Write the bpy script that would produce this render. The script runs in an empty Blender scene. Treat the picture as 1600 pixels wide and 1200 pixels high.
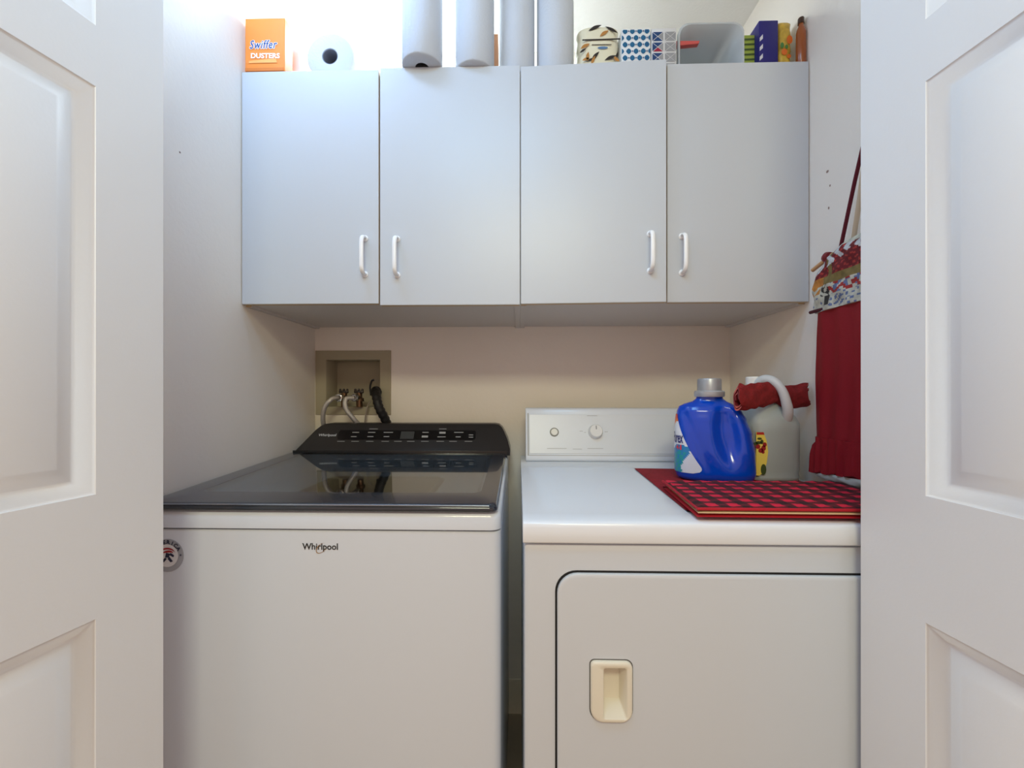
import bpy, bmesh, math, random
from mathutils import Vector, Matrix
random.seed(7)
S = bpy.context.scene
COL = S.collection
PI = math.pi

# ------------------------------------------------------------------ camera, world, light, exposure
EYE = 1.17
F, YAW, PX, PY = 650.0, 0.0252, 793.4, 613.6
cam = bpy.data.cameras.new('camera'); cam_o = bpy.data.objects.new('camera', cam); COL.objects.link(cam_o)
cam_o.location = (0, 0, EYE); cam_o.rotation_euler = (PI/2, 0, YAW)
cam.sensor_width = 36; cam.lens = 36*F/1600
cam.shift_x = (800-PX)/1600; cam.shift_y = (PY-600)/1600
cam.clip_start = 0.02
S.camera = cam_o
S.view_settings.view_transform = 'Standard'; S.view_settings.look = 'None'
S.view_settings.gamma = 1; S.view_settings.use_curve_mapping = False
S.view_settings.exposure = 0.08

w = bpy.data.worlds.new('world'); S.world = w; w.use_nodes = True
w.node_tree.nodes['Background'].inputs[0].default_value = (1.0, 0.68, 0.54, 1)
w.node_tree.nodes['Background'].inputs[1].default_value = 0.72

def area(name, loc, rot, sx, sy, power, col):
    l = bpy.data.lights.new(name, 'AREA'); l.shape = 'RECTANGLE'; l.size = sx; l.size_y = sy
    l.energy = power; l.color = col
    o = bpy.data.objects.new(name, l); COL.objects.link(o); o.location = loc; o.rotation_euler = rot
    return o
# ceiling lamp of the hall, a little above the camera, cool
area('hall_ceiling_light', (-0.15, 0.20, 2.39), (0.30, 0, 0), 0.5, 0.4, 7.0, (0.30, 0.64, 1.0))
# second ceiling lamp further back in the hall
area('far_hall_ceiling_light', (0.0, -0.85, 2.39), (0.5, 0, 0), 0.7, 0.5, 29.0, (0.98, 0.96, 0.68))
# ceiling lamp just inside the closet, in front of the wall cabinets
area('closet_front_light', (-0.60, 0.80, 2.405), (0.30, 0.0, 0), 0.35, 0.15, 4.3, (0.36, 0.60, 1.0))
# unseen fill light added to burn out the wall and ceiling above the cabinets
area('closet_back_fill', (-0.36, 1.47, 2.405), (0, 0, 0), 0.7, 0.06, 8.0, (0.84, 0.95, 1.0))

# ------------------------------------------------------------------ measuring helpers (real-world points from sight lines)
_c, _s = math.cos(YAW), math.sin(YAW)
def ray(x, y):
    r = (x-PX)/F; u = -(y-PY)/F
    return Vector((r*_c-_s, r*_s+_c, u))
def bY(x, y, Y): v = ray(x, y); v = v*(Y/v.y); v.z += EYE; return v
def bX(x, y, X): v = ray(x, y); v = v*(X/v.x); v.z += EYE; return v
def bZ(x, y, Z): v = ray(x, y); v = v*((Z-EYE)/v.z); v.z += EYE; return v

# ------------------------------------------------------------------ materials
def lin(c):
    c = c/255.0
    return c/12.92 if c <= 0.04045 else ((c+0.055)/1.055)**2.4
MATS = {}
def mat(name, rgb, rough=0.5, metal=0.0, trans=0.0, vary=0.0, vscale=8.0, bump=0.0, bscale=60.0, spec=0.5, coat=0.0, alpha=1.0, emit=0.0, ior=1.45, sss=0.0):
    if name in MATS: return MATS[name]
    m = bpy.data.materials.new(name); m.use_nodes = True
    nt = m.node_tree; b = nt.nodes['Principled BSDF']
    col = (lin(rgb[0]), lin(rgb[1]), lin(rgb[2]), 1)
    b.inputs['Base Color'].default_value = col
    b.inputs['Roughness'].default_value = rough; b.inputs['Metallic'].default_value = metal
    b.inputs['Transmission Weight'].default_value = trans
    b.inputs['Specular IOR Level'].default_value = spec
    b.inputs['Coat Weight'].default_value = coat
    b.inputs['Alpha'].default_value = alpha
    b.inputs['IOR'].default_value = ior
    if sss: b.inputs['Subsurface Weight'].default_value = sss
    if emit:
        b.inputs['Emission Color'].default_value = col; b.inputs['Emission Strength'].default_value = emit
    tc = nt.nodes.new('ShaderNodeTexCoord')
    if vary:
        n = nt.nodes.new('ShaderNodeTexNoise'); n.inputs['Scale'].default_value = vscale; n.inputs['Detail'].default_value = 4
        nt.links.new(tc.outputs['Object'], n.inputs['Vector'])
        r = nt.nodes.new('ShaderNodeMixRGB'); r.blend_type = 'MULTIPLY'
        r.inputs[1].default_value = col
        cr = nt.nodes.new('ShaderNodeValToRGB')
        cr.color_ramp.elements[0].position = 0.35; cr.color_ramp.elements[1].position = 0.65
        cr.color_ramp.elements[0].color = (1-vary,)*3+(1,); cr.color_ramp.elements[1].color = (1, 1, 1, 1)
        nt.links.new(n.outputs['Fac'], cr.inputs[0]); nt.links.new(cr.outputs[0], r.inputs[2]); r.inputs[0].default_value = 1
        nt.links.new(r.outputs[0], b.inputs['Base Color'])
    if bump:
        n = nt.nodes.new('ShaderNodeTexNoise'); n.inputs['Scale'].default_value = bscale; n.inputs['Detail'].default_value = 3
        nt.links.new(tc.outputs['Object'], n.inputs['Vector'])
        bp = nt.nodes.new('ShaderNodeBump'); bp.inputs['Strength'].default_value = bump; bp.inputs['Distance'].default_value = 0.002
        nt.links.new(n.outputs['Fac'], bp.inputs['Height']); nt.links.new(bp.outputs[0], b.inputs['Normal'])
    MATS[name] = m
    return m

# ------------------------------------------------------------------ mesh helpers
def merge(dst, src, M=None, mi=None):
    vm = {}
    for v in src.verts: vm[v] = dst.verts.new(M @ v.co if M else v.co)
    for f in src.faces:
        try: nf = dst.faces.new([vm[v] for v in f.verts])
        except ValueError: continue
        nf.material_index = f.material_index if mi is None else mi
    src.free()
    return dst
def box(bm, x0, x1, y0, y1, z0, z1, bev=0.0, seg=2, M=None, mi=0):
    t = bmesh.new()
    bmesh.ops.create_cube(t, size=1)
    for v in t.verts:
        v.co = Vector(((x0+x1)/2+v.co.x*(x1-x0), (y0+y1)/2+v.co.y*(y1-y0), (z0+z1)/2+v.co.z*(z1-z0)))
    if bev: bmesh.ops.bevel(t, geom=list(t.edges), offset=bev, segments=seg, affect='EDGES', profile=0.5)
    return merge(bm, t, M, mi)
def prism(bm, poly, frame, depth, bev=0.0, seg=2, mi=0):
    """poly: 2D points; frame = (origin, u, v, n); extruded by depth along n"""
    o, u, v, n = [Vector(a) for a in frame]
    t = bmesh.new()
    a = [t.verts.new(o+u*p[0]+v*p[1]) for p in poly]
    b = [t.verts.new(o+u*p[0]+v*p[1]+n*depth) for p in poly]
    t.faces.new(a); t.faces.new(b[::-1])
    k = len(poly)
    for i in range(k): t.faces.new([a[(i+1) % k], a[i], b[i], b[(i+1) % k]])
    bmesh.ops.recalc_face_normals(t, faces=list(t.faces))
    if bev:
        ed = [e for e in t.edges if len(e.link_faces) == 2 and e.calc_face_angle() > 0.5]
        bmesh.ops.bevel(t, geom=ed, offset=bev, segments=seg, affect='EDGES', profile=0.5)
    return merge(bm, t, None, mi)
def rrect(x0, x1, y0, y1, r, n=6):
    if not hasattr(r, '__len__'): r = (r, r, r, r)      # bl, br, tr, tl
    out = []
    for (cx, cy, a0, rr) in ((x0+r[0], y0+r[0], PI, r[0]), (x1-r[1], y0+r[1], 1.5*PI, r[1]), (x1-r[2], y1-r[2], 0, r[2]), (x0+r[3], y1-r[3], PI/2, r[3])):
        if rr <= 0: out.append((cx, cy)); continue
        for i in range(n+1):
            a = a0+i/n*PI/2; out.append((cx+rr*math.cos(a), cy+rr*math.sin(a)))
    return out
def lathe(bm, prof, center, axis='Z', seg=40, mi=0):
    rings = []
    c = Vector(center)
    for (r, h) in prof:
        ring = []
        for i in range(seg):
            a = 2*PI*i/seg; p = (r*math.cos(a), r*math.sin(a), h)
            if axis == 'Y': p = (p[0], p[2], p[1])
            if axis == 'X': p = (p[2], p[0], p[1])
            ring.append(bm.verts.new(c+Vector(p)))
        rings.append(ring)
    new = []
    for a, b in zip(rings, rings[1:]):
        for i in range(seg): new.append(bm.faces.new([a[i], a[(i+1) % seg], b[(i+1) % seg], b[i]]))
    if prof[0][0] > 1e-6: new.append(bm.faces.new(rings[0][::-1]))
    if prof[-1][0] > 1e-6: new.append(bm.faces.new(rings[-1]))
    for f in new: f.material_index = mi
    return bm
def loft(bm, rings, cap=True, mi=0, closed=True):
    vs = [[bm.verts.new(Vector(p)) for p in r] for r in rings]
    k = len(vs[0])
    for a, b in zip(vs, vs[1:]):
        for i in range(k if closed else k-1):
            f = bm.faces.new([a[i], a[(i+1) % k], b[(i+1) % k], b[i]]); f.material_index = mi
    if cap:
        bm.faces.new(vs[0][::-1]).material_index = mi; bm.faces.new(vs[-1]).material_index = mi
    return bm
def smooth_path(pts, n=8):
    P = [Vector(p) for p in pts]; out = []
    P = [P[0]*2-P[1]]+P+[P[-1]*2-P[-2]]
    for i in range(1, len(P)-2):
        for k in range(n):
            t = k/n; a, b, c, d = P[i-1], P[i], P[i+1], P[i+2]
            out.append(0.5*((2*b)+(c-a)*t+(2*a-5*b+4*c-d)*t*t+(3*b-a-3*c+d)*t**3))
    out.append(P[-2]); return out
def tube(bm, pts, r, seg=12, ry=None, up=(0, 0, 1), mi=0):
    pts = [Vector(p) for p in pts]; n = len(pts)
    rs = r if hasattr(r, '__len__') else [r]*n
    T = [(pts[min(i+1, n-1)]-pts[max(i-1, 0)]).normalized() for i in range(n)]
    u = Vector(up); u = (u-T[0]*u.dot(T[0]))
    if u.length < 1e-3: u = Vector((1, 0, 0)); u = u-T[0]*u.dot(T[0])
    u.normalize(); rings = []
    for i in range(n):
        u = (u-T[i]*u.dot(T[i])).normalized(); v = T[i].cross(u)
        k = (ry/rs[i]) if ry else 1
        rings.append([pts[i]+u*(math.cos(2*PI*j/seg)*rs[i])+v*(math.sin(2*PI*j/seg)*rs[i]*k) for j in range(seg)])
    return loft(bm, rings, True, mi)
def text_bm(s, width=None, height=None, bold=0.0, ext=0.0, space=1.0):
    cu = bpy.data.curves.new('lettering', 'FONT'); cu.body = s; cu.size = 1; cu.offset = bold; cu.extrude = 0
    cu.space_character = space; cu.resolution_u = 3
    o = bpy.data.objects.new('lettering', cu); COL.objects.link(o)
    bpy.context.view_layer.update()
    dg = bpy.context.evaluated_depsgraph_get(); me = o.evaluated_get(dg).to_mesh()
    t = bmesh.new(); t.from_mesh(me); o.evaluated_get(dg).to_mesh_clear()
    bpy.data.objects.remove(o); bpy.data.curves.remove(cu)
    bmesh.ops.remove_doubles(t, verts=list(t.verts), dist=1e-5)
    xs = [v.co.x for v in t.verts]; ys = [v.co.y for v in t.verts]
    x0, x1, y0, y1 = min(xs), max(xs), min(ys), max(ys)
    kx = width/(x1-x0) if width else None; ky = height/(y1-y0) if height else None
    kx = kx or ky; ky = ky or kx
    for v in t.verts: v.co = Vector(((v.co.x-(x0+x1)/2)*kx, (v.co.y-(y0+y1)/2)*ky, 0))
    return t
def flat(bm, polys, frame, mi=0):
    o, u, v = [Vector(a) for a in frame]
    for p in polys:
        f = bm.faces.new([bm.verts.new(o+u*a+v*b) for a, b in p]); f.material_index = mi
    return bm
def text_on(bm, s, frame, mi=0, **k):
    o, u, v = [Vector(a) for a in frame]
    t = text_bm(s, **k)
    for q in t.verts: q.co = o+u*q.co.x+v*q.co.y
    return merge(bm, t, None, mi)

# ------------------------------------------------------------------ object helpers
def thing(name, label, cat, loc, group=None, rz=0.0, kind=None):
    o = bpy.data.objects.new(name, None); COL.objects.link(o); o.empty_display_size = 0.05
    o.location = loc; o.rotation_euler = (0, 0, rz)
    if kind: o['kind'] = kind
    if label: o['label'] = label
    if cat: o['category'] = cat
    if group: o['group'] = group
    o['base'] = list(loc)
    return o
def obj(name, bm, mats, parent=None, label=None, cat=None, group=None, kind=None, ang=35, keep=False, local=False):
    bmesh.ops.remove_doubles(bm, verts=list(bm.verts), dist=1e-6)
    if not keep: bmesh.ops.recalc_face_normals(bm, faces=list(bm.faces))
    for f in bm.faces: f.smooth = True
    a = math.radians(ang)
    for e in bm.edges:
        if len(e.link_faces) == 2 and e.calc_face_angle() > a: e.smooth = False
    root = parent
    while root is not None and root.parent is not None: root = root.parent
    if root is not None and 'base' in root and not local:
        b = Vector(root['base'])
        for v in bm.verts: v.co -= b
        origin = None
    elif root is None:
        xs = [v.co for v in bm.verts]
        c = Vector((sum(v.x for v in xs)/len(xs), sum(v.y for v in xs)/len(xs), min(v.z for v in xs)))
        for v in bm.verts: v.co -= c
        origin = c
    else: origin = None
    me = bpy.data.meshes.new(name); bm.to_mesh(me); bm.free()
    if not isinstance(mats, (list, tuple)): mats = [mats]
    for m in mats: me.materials.append(m)
    o = bpy.data.objects.new(name, me); COL.objects.link(o)
    if parent is not None: o.parent = parent
    elif origin is not None: o.location = origin; o['base'] = list(origin)
    if label: o['label'] = label
    if cat: o['category'] = cat
    if group: o['group'] = group
    if kind: o['kind'] = kind
    return o

# ------------------------------------------------------------------ colours used by several things
wall_paint = mat('wall_paint', (240, 234, 224), 0.75, bump=0.25, bscale=90, vary=0.03, vscale=3)
ceil_paint = mat('ceiling_paint', (240, 240, 238), 0.9, bump=0.4, bscale=120)
trim_paint = mat('trim_paint', (226, 216, 196), 0.45)
door_paint = mat('door_paint', (226, 229, 233), 0.38, bump=0.06, bscale=200)
melamine = mat('melamine', (196, 202, 209), 0.36)
edge_band = mat('edge_band', (205, 180, 140), 0.5)
enamel = mat('white_enamel', (210, 219, 231), 0.22, coat=0.3)
enamel_dr = mat('dryer_enamel', (226, 232, 240), 0.25, coat=0.3)
black = mat('black_print', (16, 16, 18), 0.5)

# ------------------------------------------------------------------ the setting
XL, XR, YB, ZC, YF = -0.756, 0.768, 1.530, 2.42, 0.70
# back wall with the opening for the outlet box
ox0, ox1, oz0, oz1 = -0.716, -0.506, 1.112, 1.297
bm = bmesh.new()
for (x0, x1, z0, z1) in ((XL-.1, ox0, 0, ZC), (ox1, XR+.1, 0, ZC), (ox0, ox1, 0, oz0), (ox0, ox1, oz1, ZC)):
    box(bm, x0, x1, YB, YB+.12, z0, z1)
obj('wall_back', bm, wall_paint, kind='structure')
bm = box(bmesh.new(), XL-.1, XL, YF, YB, 0, ZC)
wl = obj('wall_left', bm, wall_paint, kind='structure')
bm = box(bmesh.new(), XR, XR+.1, YF, YB, 0, ZC)
wr = obj('wall_right', bm, wall_paint, kind='structure')
mark = mat('wall_mark', (150, 128, 116), 0.9)
def wallmark(name, p, n, r, rz, parent):
    bm = bmesh.new(); ring = []
    for i in range(10):
        a = 2*PI*i/10
        ring.append((p[0], p[1]+r*math.cos(a), p[2]+rz*math.sin(a)))
    loft(bm, [ring, [(q[0]+n*0.0006, q[1], q[2]) for q in ring]])
    obj(name, bm, mark, parent)
q = bX(281, 238, XL); wallmark('nail_hole', q, 1, .0022, .002, wl)
for (px, py, r1, r2) in ((1293, 268, .006, .0045), (1297, 290, .003, .004), (1295, 325, .003, .005)):
    wallmark('scuff', bX(px, py, XR), -1, r1*.7, r2*.7, wr)
bm = box(bmesh.new(), -2.2, 2.2, -1.8, YB+.12, ZC, ZC+.1)
obj('ceiling', bm, ceil_paint, kind='structure')
fl = mat('floor_tile', (176, 160, 138), 0.5, vary=0.15, vscale=5)
bm = box(bmesh.new(), -2.2, 2.2, -1.8, YB+.12, -.1, 0)
obj('floor', bm, fl, kind='structure')
bm = box(bmesh.new(), -2.2, XL-.1, YF-.11, YF, 0, ZC); box(bm, XL-.1, XL-.004, YF-.11, YF, 0, ZC)
obj('wall_front_left', bm, wall_paint, kind='structure')
bm = box(bmesh.new(), XR+.1, 2.2, YF-.11, YF, 0, ZC); box(bm, XR+.004, XR+.1, YF-.11, YF, 0, ZC)
obj('wall_front_right', bm, wall_paint, kind='structure')
# door casings on the hall side
for nm, x0, x1 in (('trim_1', XL-.075, XL-.008), ('trim_2', XR+.008, XR+.075)):
    bm = box(bmesh.new(), x0, x1, YF-.126, YF-.11, 0, 2.40, .004)
    obj(nm, bm, trim_paint, kind='structure')
# moulded baseboard
bm = bmesh.new()
prof = [(0, 0), (.014, 0), (.014, .068), (.011, .076), (.011, .084), (.006, .098), (.006, .108), (.003, .117), (0, .119)]
prism(bm, prof, ((XL, YB, 0), (0, -1, 0), (0, 0, 1), (1, 0, 0)), XR-XL)
obj('baseboard_back', bm, trim_paint, kind='structure')

# ------------------------------------------------------------------ panelled closet doors
def make_door(name, label, far, near, side):
    """side=+1: face looks to +X (left door); -1: face looks to -X"""
    far = Vector(far); near = Vector(near)
    sdir = (near-far); sdir.z = 0; sdir.normalize()
    nrm = Vector((0, 0, 1)).cross(sdir)*1.0
    if nrm.x*side < 0: nrm = -nrm
    base = Vector((far.x, far.y, 0.012))
    root = thing(name, label, None, base, kind='structure')
    W, H, T = 0.37, 2.36, 0.035
    def P(s, z, n): return base+sdir*s+Vector((0, 0, z))+nrm*n
    st = 0.098 if side > 0 else 0.106
    panels = [(0.20, 0.824), (1.008, 1.61), (1.70, 2.24)]
    bm = bmesh.new()
    def slab(s0, s1, z0, z1):
        t = bmesh.new(); box(t, s0, s1, -T, 0, z0, z1)
        M = Matrix(((sdir.x, nrm.x, 0, base.x), (sdir.y, nrm.y, 0, base.y), (0, 0, 1, base.z), (0, 0, 0, 1)))
        merge(bm, t, M)
    # stiles and rails as one moulded leaf
    edges_z = [0]+[z for p in panels for z in p]+[H]
    slab(0, st, 0, H); slab(W-st, W, 0, H)
    for i in range(0, len(edges_z), 2): slab(st, W-st, edges_z[i], edges_z[i+1])
    # the core, so no light leaks between the mouldings
    for (a, b) in panels: slab(st, W-st, a, b) if False else None
    leaf = obj('door_leaf', bm, door_paint, root)
    for (a, b) in panels:
        for face in (0, 1):
            bm = bmesh.new()
            steps = [(0, 0), (.0015, -.0018), (.004, -.0028), (.017, -.0118), (.0205, -.0135), (.024, -.0125), (.042, -.0035), (.046, -.0022)]
            rings = []
            for ins, dn in steps:
                d = dn if face == 0 else -T-dn
                rings.append([P(st+ins, a+ins, d), P(W-st-ins, a+ins, d), P(W-st-ins, b-ins, d), P(st+ins, b-ins, d)])
            loft(bm, rings, cap=False)
            bm.faces.new([bm.verts.new(q) for q in rings[-1]])
            obj('panel', bm, door_paint, root, ang=50)
    return root
D = 0.71
eL = ray(255, 600)*D; nL = ray(0, 600)*(D*.725)
eR = ray(1345, 600)*D; nR = ray(1600, 600)*(D*.693)
make_door('door_1', 'white panelled bifold closet door leaf folded open on the left', eL, nL, 1)
make_door('door_2', 'white panelled bifold closet door leaf folded open on the right', eR, nR, -1)

# ------------------------------------------------------------------ wall cabinets
ZT, ZB, YD = 2.045, 1.407, 1.116
def handle(parent, x, zt, base_y=YD, lean=0):
    zc = zt-.0555; h = .0525
    pts = [(x, base_y+.001, zc+h-.004), (x, base_y-.012, zc+h-.003), (x, base_y-.021, zc+h-.006), (x, base_y-.027, zc+h-.014),
           (x, base_y-.029, zc+h-.030), (x, base_y-.029, zc-h+.030), (x, base_y-.027, zc-h+.014), (x, base_y-.021, zc-h+.006), (x, base_y-.012, zc-h+.003), (x, base_y+.001, zc-h+.004)]
    bm = tube(bmesh.new(), smooth_path(pts, 3), .0036, 12, ry=.0058, up=(0, 1, 0))
    for s in (1, -1):
        lathe(bm, [(.0085, 0), (.0085, -.002), (.006, -.0045)], (x, base_y, zc+s*(h-.004)), 'Y', 16)
    return obj('handle', bm, mat('handle_white', (244, 246, 248), 0.25), parent, local=True)
def cabinet(x0, x1, label, doors, grp):
    root = thing('wall_cabinet', label, 'cabinet', (x0, YB-.002, ZB), group=grp)
    bm = bmesh.new(); t = .016; y0 = YD+.019; y1 = YB-.002
    box(bm, x0, x0+t, y0, y1, ZB, ZT-.001); box(bm, x1-t, x1, y0, y1, ZB, ZT-.001)
    box(bm, x0+t, x1-t, y0, y1, ZB+.006, ZB+.006+t); box(bm, x0+t, x1-t, y0, y1, ZT-.001-t, ZT-.001)
    box(bm, x0+t, x1-t, y1-.004, y1, ZB+.022, ZT-.017); box(bm, x0+t, x1-t, y0+.02, y1-.004, 1.72, 1.72+t)
    obj('carcass', bm, mat('cabinet_board', (214, 211, 207), 0.5), root)
    bm = bmesh.new()
    box(bm, x0+t, x1-t, y0-.0005, y0+.0, ZB+.006, ZB+.022)
    for a, b in ((x0+.001, x0+t), (x1-t, x1-.001)): box(bm, a, b, y0-.0006, y0, ZB, ZT-.001)
    obj('edge_strip', bm, edge_band, root)
    for (a, b, zb, zt, ang, hinge, hx, hz) in doors:
        # door modelled about its hinge line, then turned slightly
        hp = Vector((a if hinge == 'L' else b, YD+.018, 0))
        bm = box(bmesh.new(), a-hp.x, b-hp.x, -.018, 0, zb, zt, .0012, 1)
        bm.faces.ensure_lookup_table()
        for f in bm.faces:
            n = f.normal; f.normal_update(); n = f.normal
            if abs(n.z) > .9 and n.z < 0 or abs(n.x) > .9: f.material_index = 1
        for v in bm.verts: v.co.z -= ZB
        d = obj('door', bm, [melamine, edge_band], root, local=True, ang=30)
        d.location = hp-Vector(root['base']); d.location.z = 0
        d.rotation_euler = (0, 0, ang)
        handle(d, hx-hp.x, hz-ZB, -.018)
g = 'white double-door wall cabinets over the machines'
cabinet(XL+.001, .0058, 'white two-door wall cabinet above the washing machine', [
    (XL+.002, -.3775, ZB+.004, ZT, 0, 'L', -.414, 1.594), (-.3735, .0045, ZB-.001, ZT+.003, math.radians(.3), 'R', -.326, 1.591)], g)
cabinet(.0062, XR-.001, 'white two-door wall cabinet above the dryer, left door slightly ajar', [
    (.0075, .3895, ZB+.001, ZT, math.radians(-2.3), 'L', .347, 1.594), (.396, XR-.002, ZB+.003, ZT-.001, 0, 'R', .434, 1.592)], g)
ZS = ZT-.001

# ------------------------------------------------------------------ outlet box with valves
root = thing('washer_outlet_box', 'recessed beige washer outlet box with two valves on the back wall', 'outlet box', (-.611, YB, 1.084))
box_m = mat('outlet_plastic', (164, 156, 132), 0.5)
fx0, fx1, fz0, fz1 = XL+.003, -.471, 1.088, 1.326
bm = bmesh.new()
a = [(fx0, fz0), (fx1, fz0), (fx1, fz1), (fx0, fz1)]; b = [(ox0+.006, oz0+.006), (ox1-.006, oz0+.006), (ox1-.006, oz1-.006), (ox0+.006, oz1-.006)]
lay = [(a, YB-.0005), (a, YB-.0035), ([(p[0]+(.0015 if p[0] < -.6 else -.0015), p[1]+(.0015 if p[1] < 1.2 else -.0015)) for p in a], YB-.005),
       ([(p[0]-(.002 if p[0] < -.6 else -.002), p[1]-(.002 if p[1] < 1.2 else -.002)) for p in b], YB-.006), (b, YB-.003), (b, YB+.085)]
loft(bm, [[(p[0], y, p[1]) for p in pl] for pl, y in lay], cap=False)
bm.faces.new([bm.verts.new((p[0], YB+.085, p[1])) for p in b])
obj('frame', bm, box_m, root)
bm = box(bmesh.new(), fx0, fx1-.012, YB-.006, YB-.0005, 1.03, fz0-.004, .001)
obj('lower_plate', bm, mat('lower_plate', (222, 214, 196), .5), root)
brass = mat('dull_brass', (120, 96, 72), .3, metal=.9); chrome = mat('chrome', (210, 208, 204), .15, metal=1)
for vx in (-.640, -.584):
    bm = lathe(bmesh.new(), [(.011, 0), (.011, .02), (.016, .02), (.016, .032), (.010, .034), (.010, .052), (.006, .054)], (vx, 1.515, oz0+.006), seg=20)
    lathe(bm, [(.009, .03), (.009, 0)], (vx, 1.475, 1.152), 'Y', 16)
    v = obj('valve', bm, brass, root)
    bm = bmesh.new()
    box(bm, vx-.017, vx+.017, 1.505, 1.517, 1.168, 1.178, .003)
    for dx in (-.013, 0, .013): lathe(bm, [(.0035, 0), (.0045, .003), (.0035, .007), (.001, .008)], (vx+dx, 1.511, 1.177), seg=10)
    obj('valve_handle', bm, mat('dark_lever', (48, 40, 36), .35), v)
    bm = lathe(bmesh.new(), [(.0105, 0), (.0135, .002), (.0135, .02), (.0105, .022), (.0105, 0)], (vx+.003, 1.455, 1.152), 'Y', 24)
    obj('coupling', bm, chrome, v)
def hose(name, label, pts, r, m, cat, ridges=0, group=None):
    p = smooth_path(pts, 10); n = len(p)
    rs = [r*(1+(.09*math.sin(i*2.1)) if ridges else 1) for i in range(n)]
    bm = tube(bmesh.new(), p, rs, 14)
    return obj(name, bm, m, None, label, cat, group)
steel = mat('braided_steel', (196, 190, 182), .35, metal=.7, bump=.8, bscale=600)
hose('fill_hose', 'braided steel fill hose on the left valve of the outlet box', [(-.637, 1.452, 1.152), (-.650, 1.435, 1.148), (-.672, 1.43, 1.12), (-.686, 1.445, 1.07), (-.688, 1.478, 1.0), (-.69, 1.486, .85)], .0082, steel, 'hose', group='braided fill hoses')
hose('fill_hose', 'braided steel fill hose on the right valve of the outlet box', [(-.581, 1.452, 1.152), (-.600, 1.435, 1.148), (-.598, 1.43, 1.115), (-.575, 1.445, 1.075), (-.560, 1.47, 1.04), (-.555, 1.486, .95), (-.555, 1.486, .82)], .0082, steel, 'hose', group='braided fill hoses')
hose('drain_hose', 'black ribbed drain hose hooked into the outlet box', [(-.520, 1.55, 1.128), (-.520, 1.53, 1.165), (-.517, 1.50, 1.178), (-.503, 1.46, 1.165), (-.486, 1.44, 1.12), (-.468, 1.46, 1.07), (-.462, 1.485, 1.02), (-.46, 1.488, .9)], .0155, mat('black_rubber', (20, 19, 18), .55), 'hose', ridges=1)
hose('thin_cable', 'thin grey cable hanging between the two hoses below the outlet box', [(-.545, 1.522, 1.14), (-.548, 1.500, 1.12), (-.556, 1.50, 1.08), (-.562, 1.50, 1.0), (-.562, 1.50, .9)], .0026, mat('grey_cable', (150, 140, 128), .5), 'cable')
bm = tube(bmesh.new(), smooth_path([(-.532, 1.49, 1.16), (-.534, 1.487, 1.19), (-.527, 1.485, 1.212), (-.519, 1.484, 1.216)], 5), .0035, 8)
obj('hose_tie', bm, MATS['black_rubber'], None, 'thin black tie sticking up beside the drain hose', 'tie')

# ------------------------------------------------------------------ washing machine
root = thing('washing_machine', 'white top-loading washing machine with a dark glass lid and console', 'washing machine', (-.385, 1.14, 0))
wx0, wx1, wy0, wy1 = -.738, -.034, .805, 1.475
bm = bmesh.new()
# shell with rounded front corners (hollow above)
outer = rrect(wx0, wx1, wy0, wy1, (.018, .018, .006, .006), 5); inner = rrect(wx0+.03, wx1-.03, wy0+.03, wy1-.03, (.01, .01, .006, .006), 5)
loft(bm, [[(x, y, z) for x, y in p] for p, z in ((inner, .05), (outer, .05), (outer, .8985), (rrect(wx0+.002, wx1-.002, wy0+.002, wy1-.002, (.018, .018, .006, .006), 5), .9005), (inner, .9005), (inner, .55))], cap=False)
bm.faces.new([bm.verts.new((x, y, .55)) for x, y in inner])
obj('body', bm, enamel, root, ang=30)
# top cover: ring that slopes up to the back
def topz(y): return .9375+(y-.80)*(.028/.54)
bm = bmesh.new()
oa = rrect(wx0, wx1, wy0-.003, wy1, (.02, .02, .008, .008), 6); ob = rrect(wx0+.055, wx1-.055, wy0+.06, 1.33, .03, 6)
def ringz(p, dz=None, zz=None): return [(x, y, zz if zz is not None else topz(y)+dz) for x, y in p]
def inset(p, d):
    cx = (wx0+wx1)/2; cy = (wy0+wy1)/2
    return [(x+(d if x < cx else -d), y+(d if y < cy else -d)) for x, y in p]
loft(bm, [ringz(oa, zz=.904), ringz(oa, dz=-.012), ringz(inset(oa, .003), dz=-.004), ringz(inset(oa, .010), dz=0), ringz(ob, dz=0), ringz(inset(ob, .004), dz=-.004), ringz(inset(ob, .004), zz=.908), ringz(inset(oa, .004), zz=.904)], cap=False)
obj('top_cover', bm, enamel, root, ang=50)
bm = bmesh.new()
dk = [(x, y) for x, y in rrect(wx0+.045, wx1-.045, wy0+.05, 1.34, .03, 6)]
cx, cy, R0 = -.50, 1.09, .235
n = len(dk)
ring0 = sorted(dk, key=lambda p: math.atan2(p[1]-cy, p[0]-(-.386)))
ctr = (-.386, cy)
def circ(r, z, k=n): return [(ctr[0]+r*math.cos(math.atan2(p[1]-cy, p[0]-ctr[0])), cy+r*math.sin(math.atan2(p[1]-cy, p[0]-ctr[0])), z) for p in ring0]
loft(bm, [[(x, y, .916) for x, y in ring0], circ(.21, .910)], cap=False)
obj('tub_deck', bm, mat('tub_deck', (226, 230, 232), .35), root)
bm = bmesh.new()
loft(bm, [circ(.212, .912), circ(.200, .918), circ(.188, .910), circ(.182, .86)], cap=False)
obj('tub_ring', bm, mat('tub_ring_plastic', (92, 78, 66), .4), root)
bm = bmesh.new()
loft(bm, [circ(.19, .88), circ(.19, .60), circ(.02, .58)], cap=False)
obj('basket', bm, mat('basket_steel', (120, 116, 112), .35, metal=.8), root)
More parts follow.
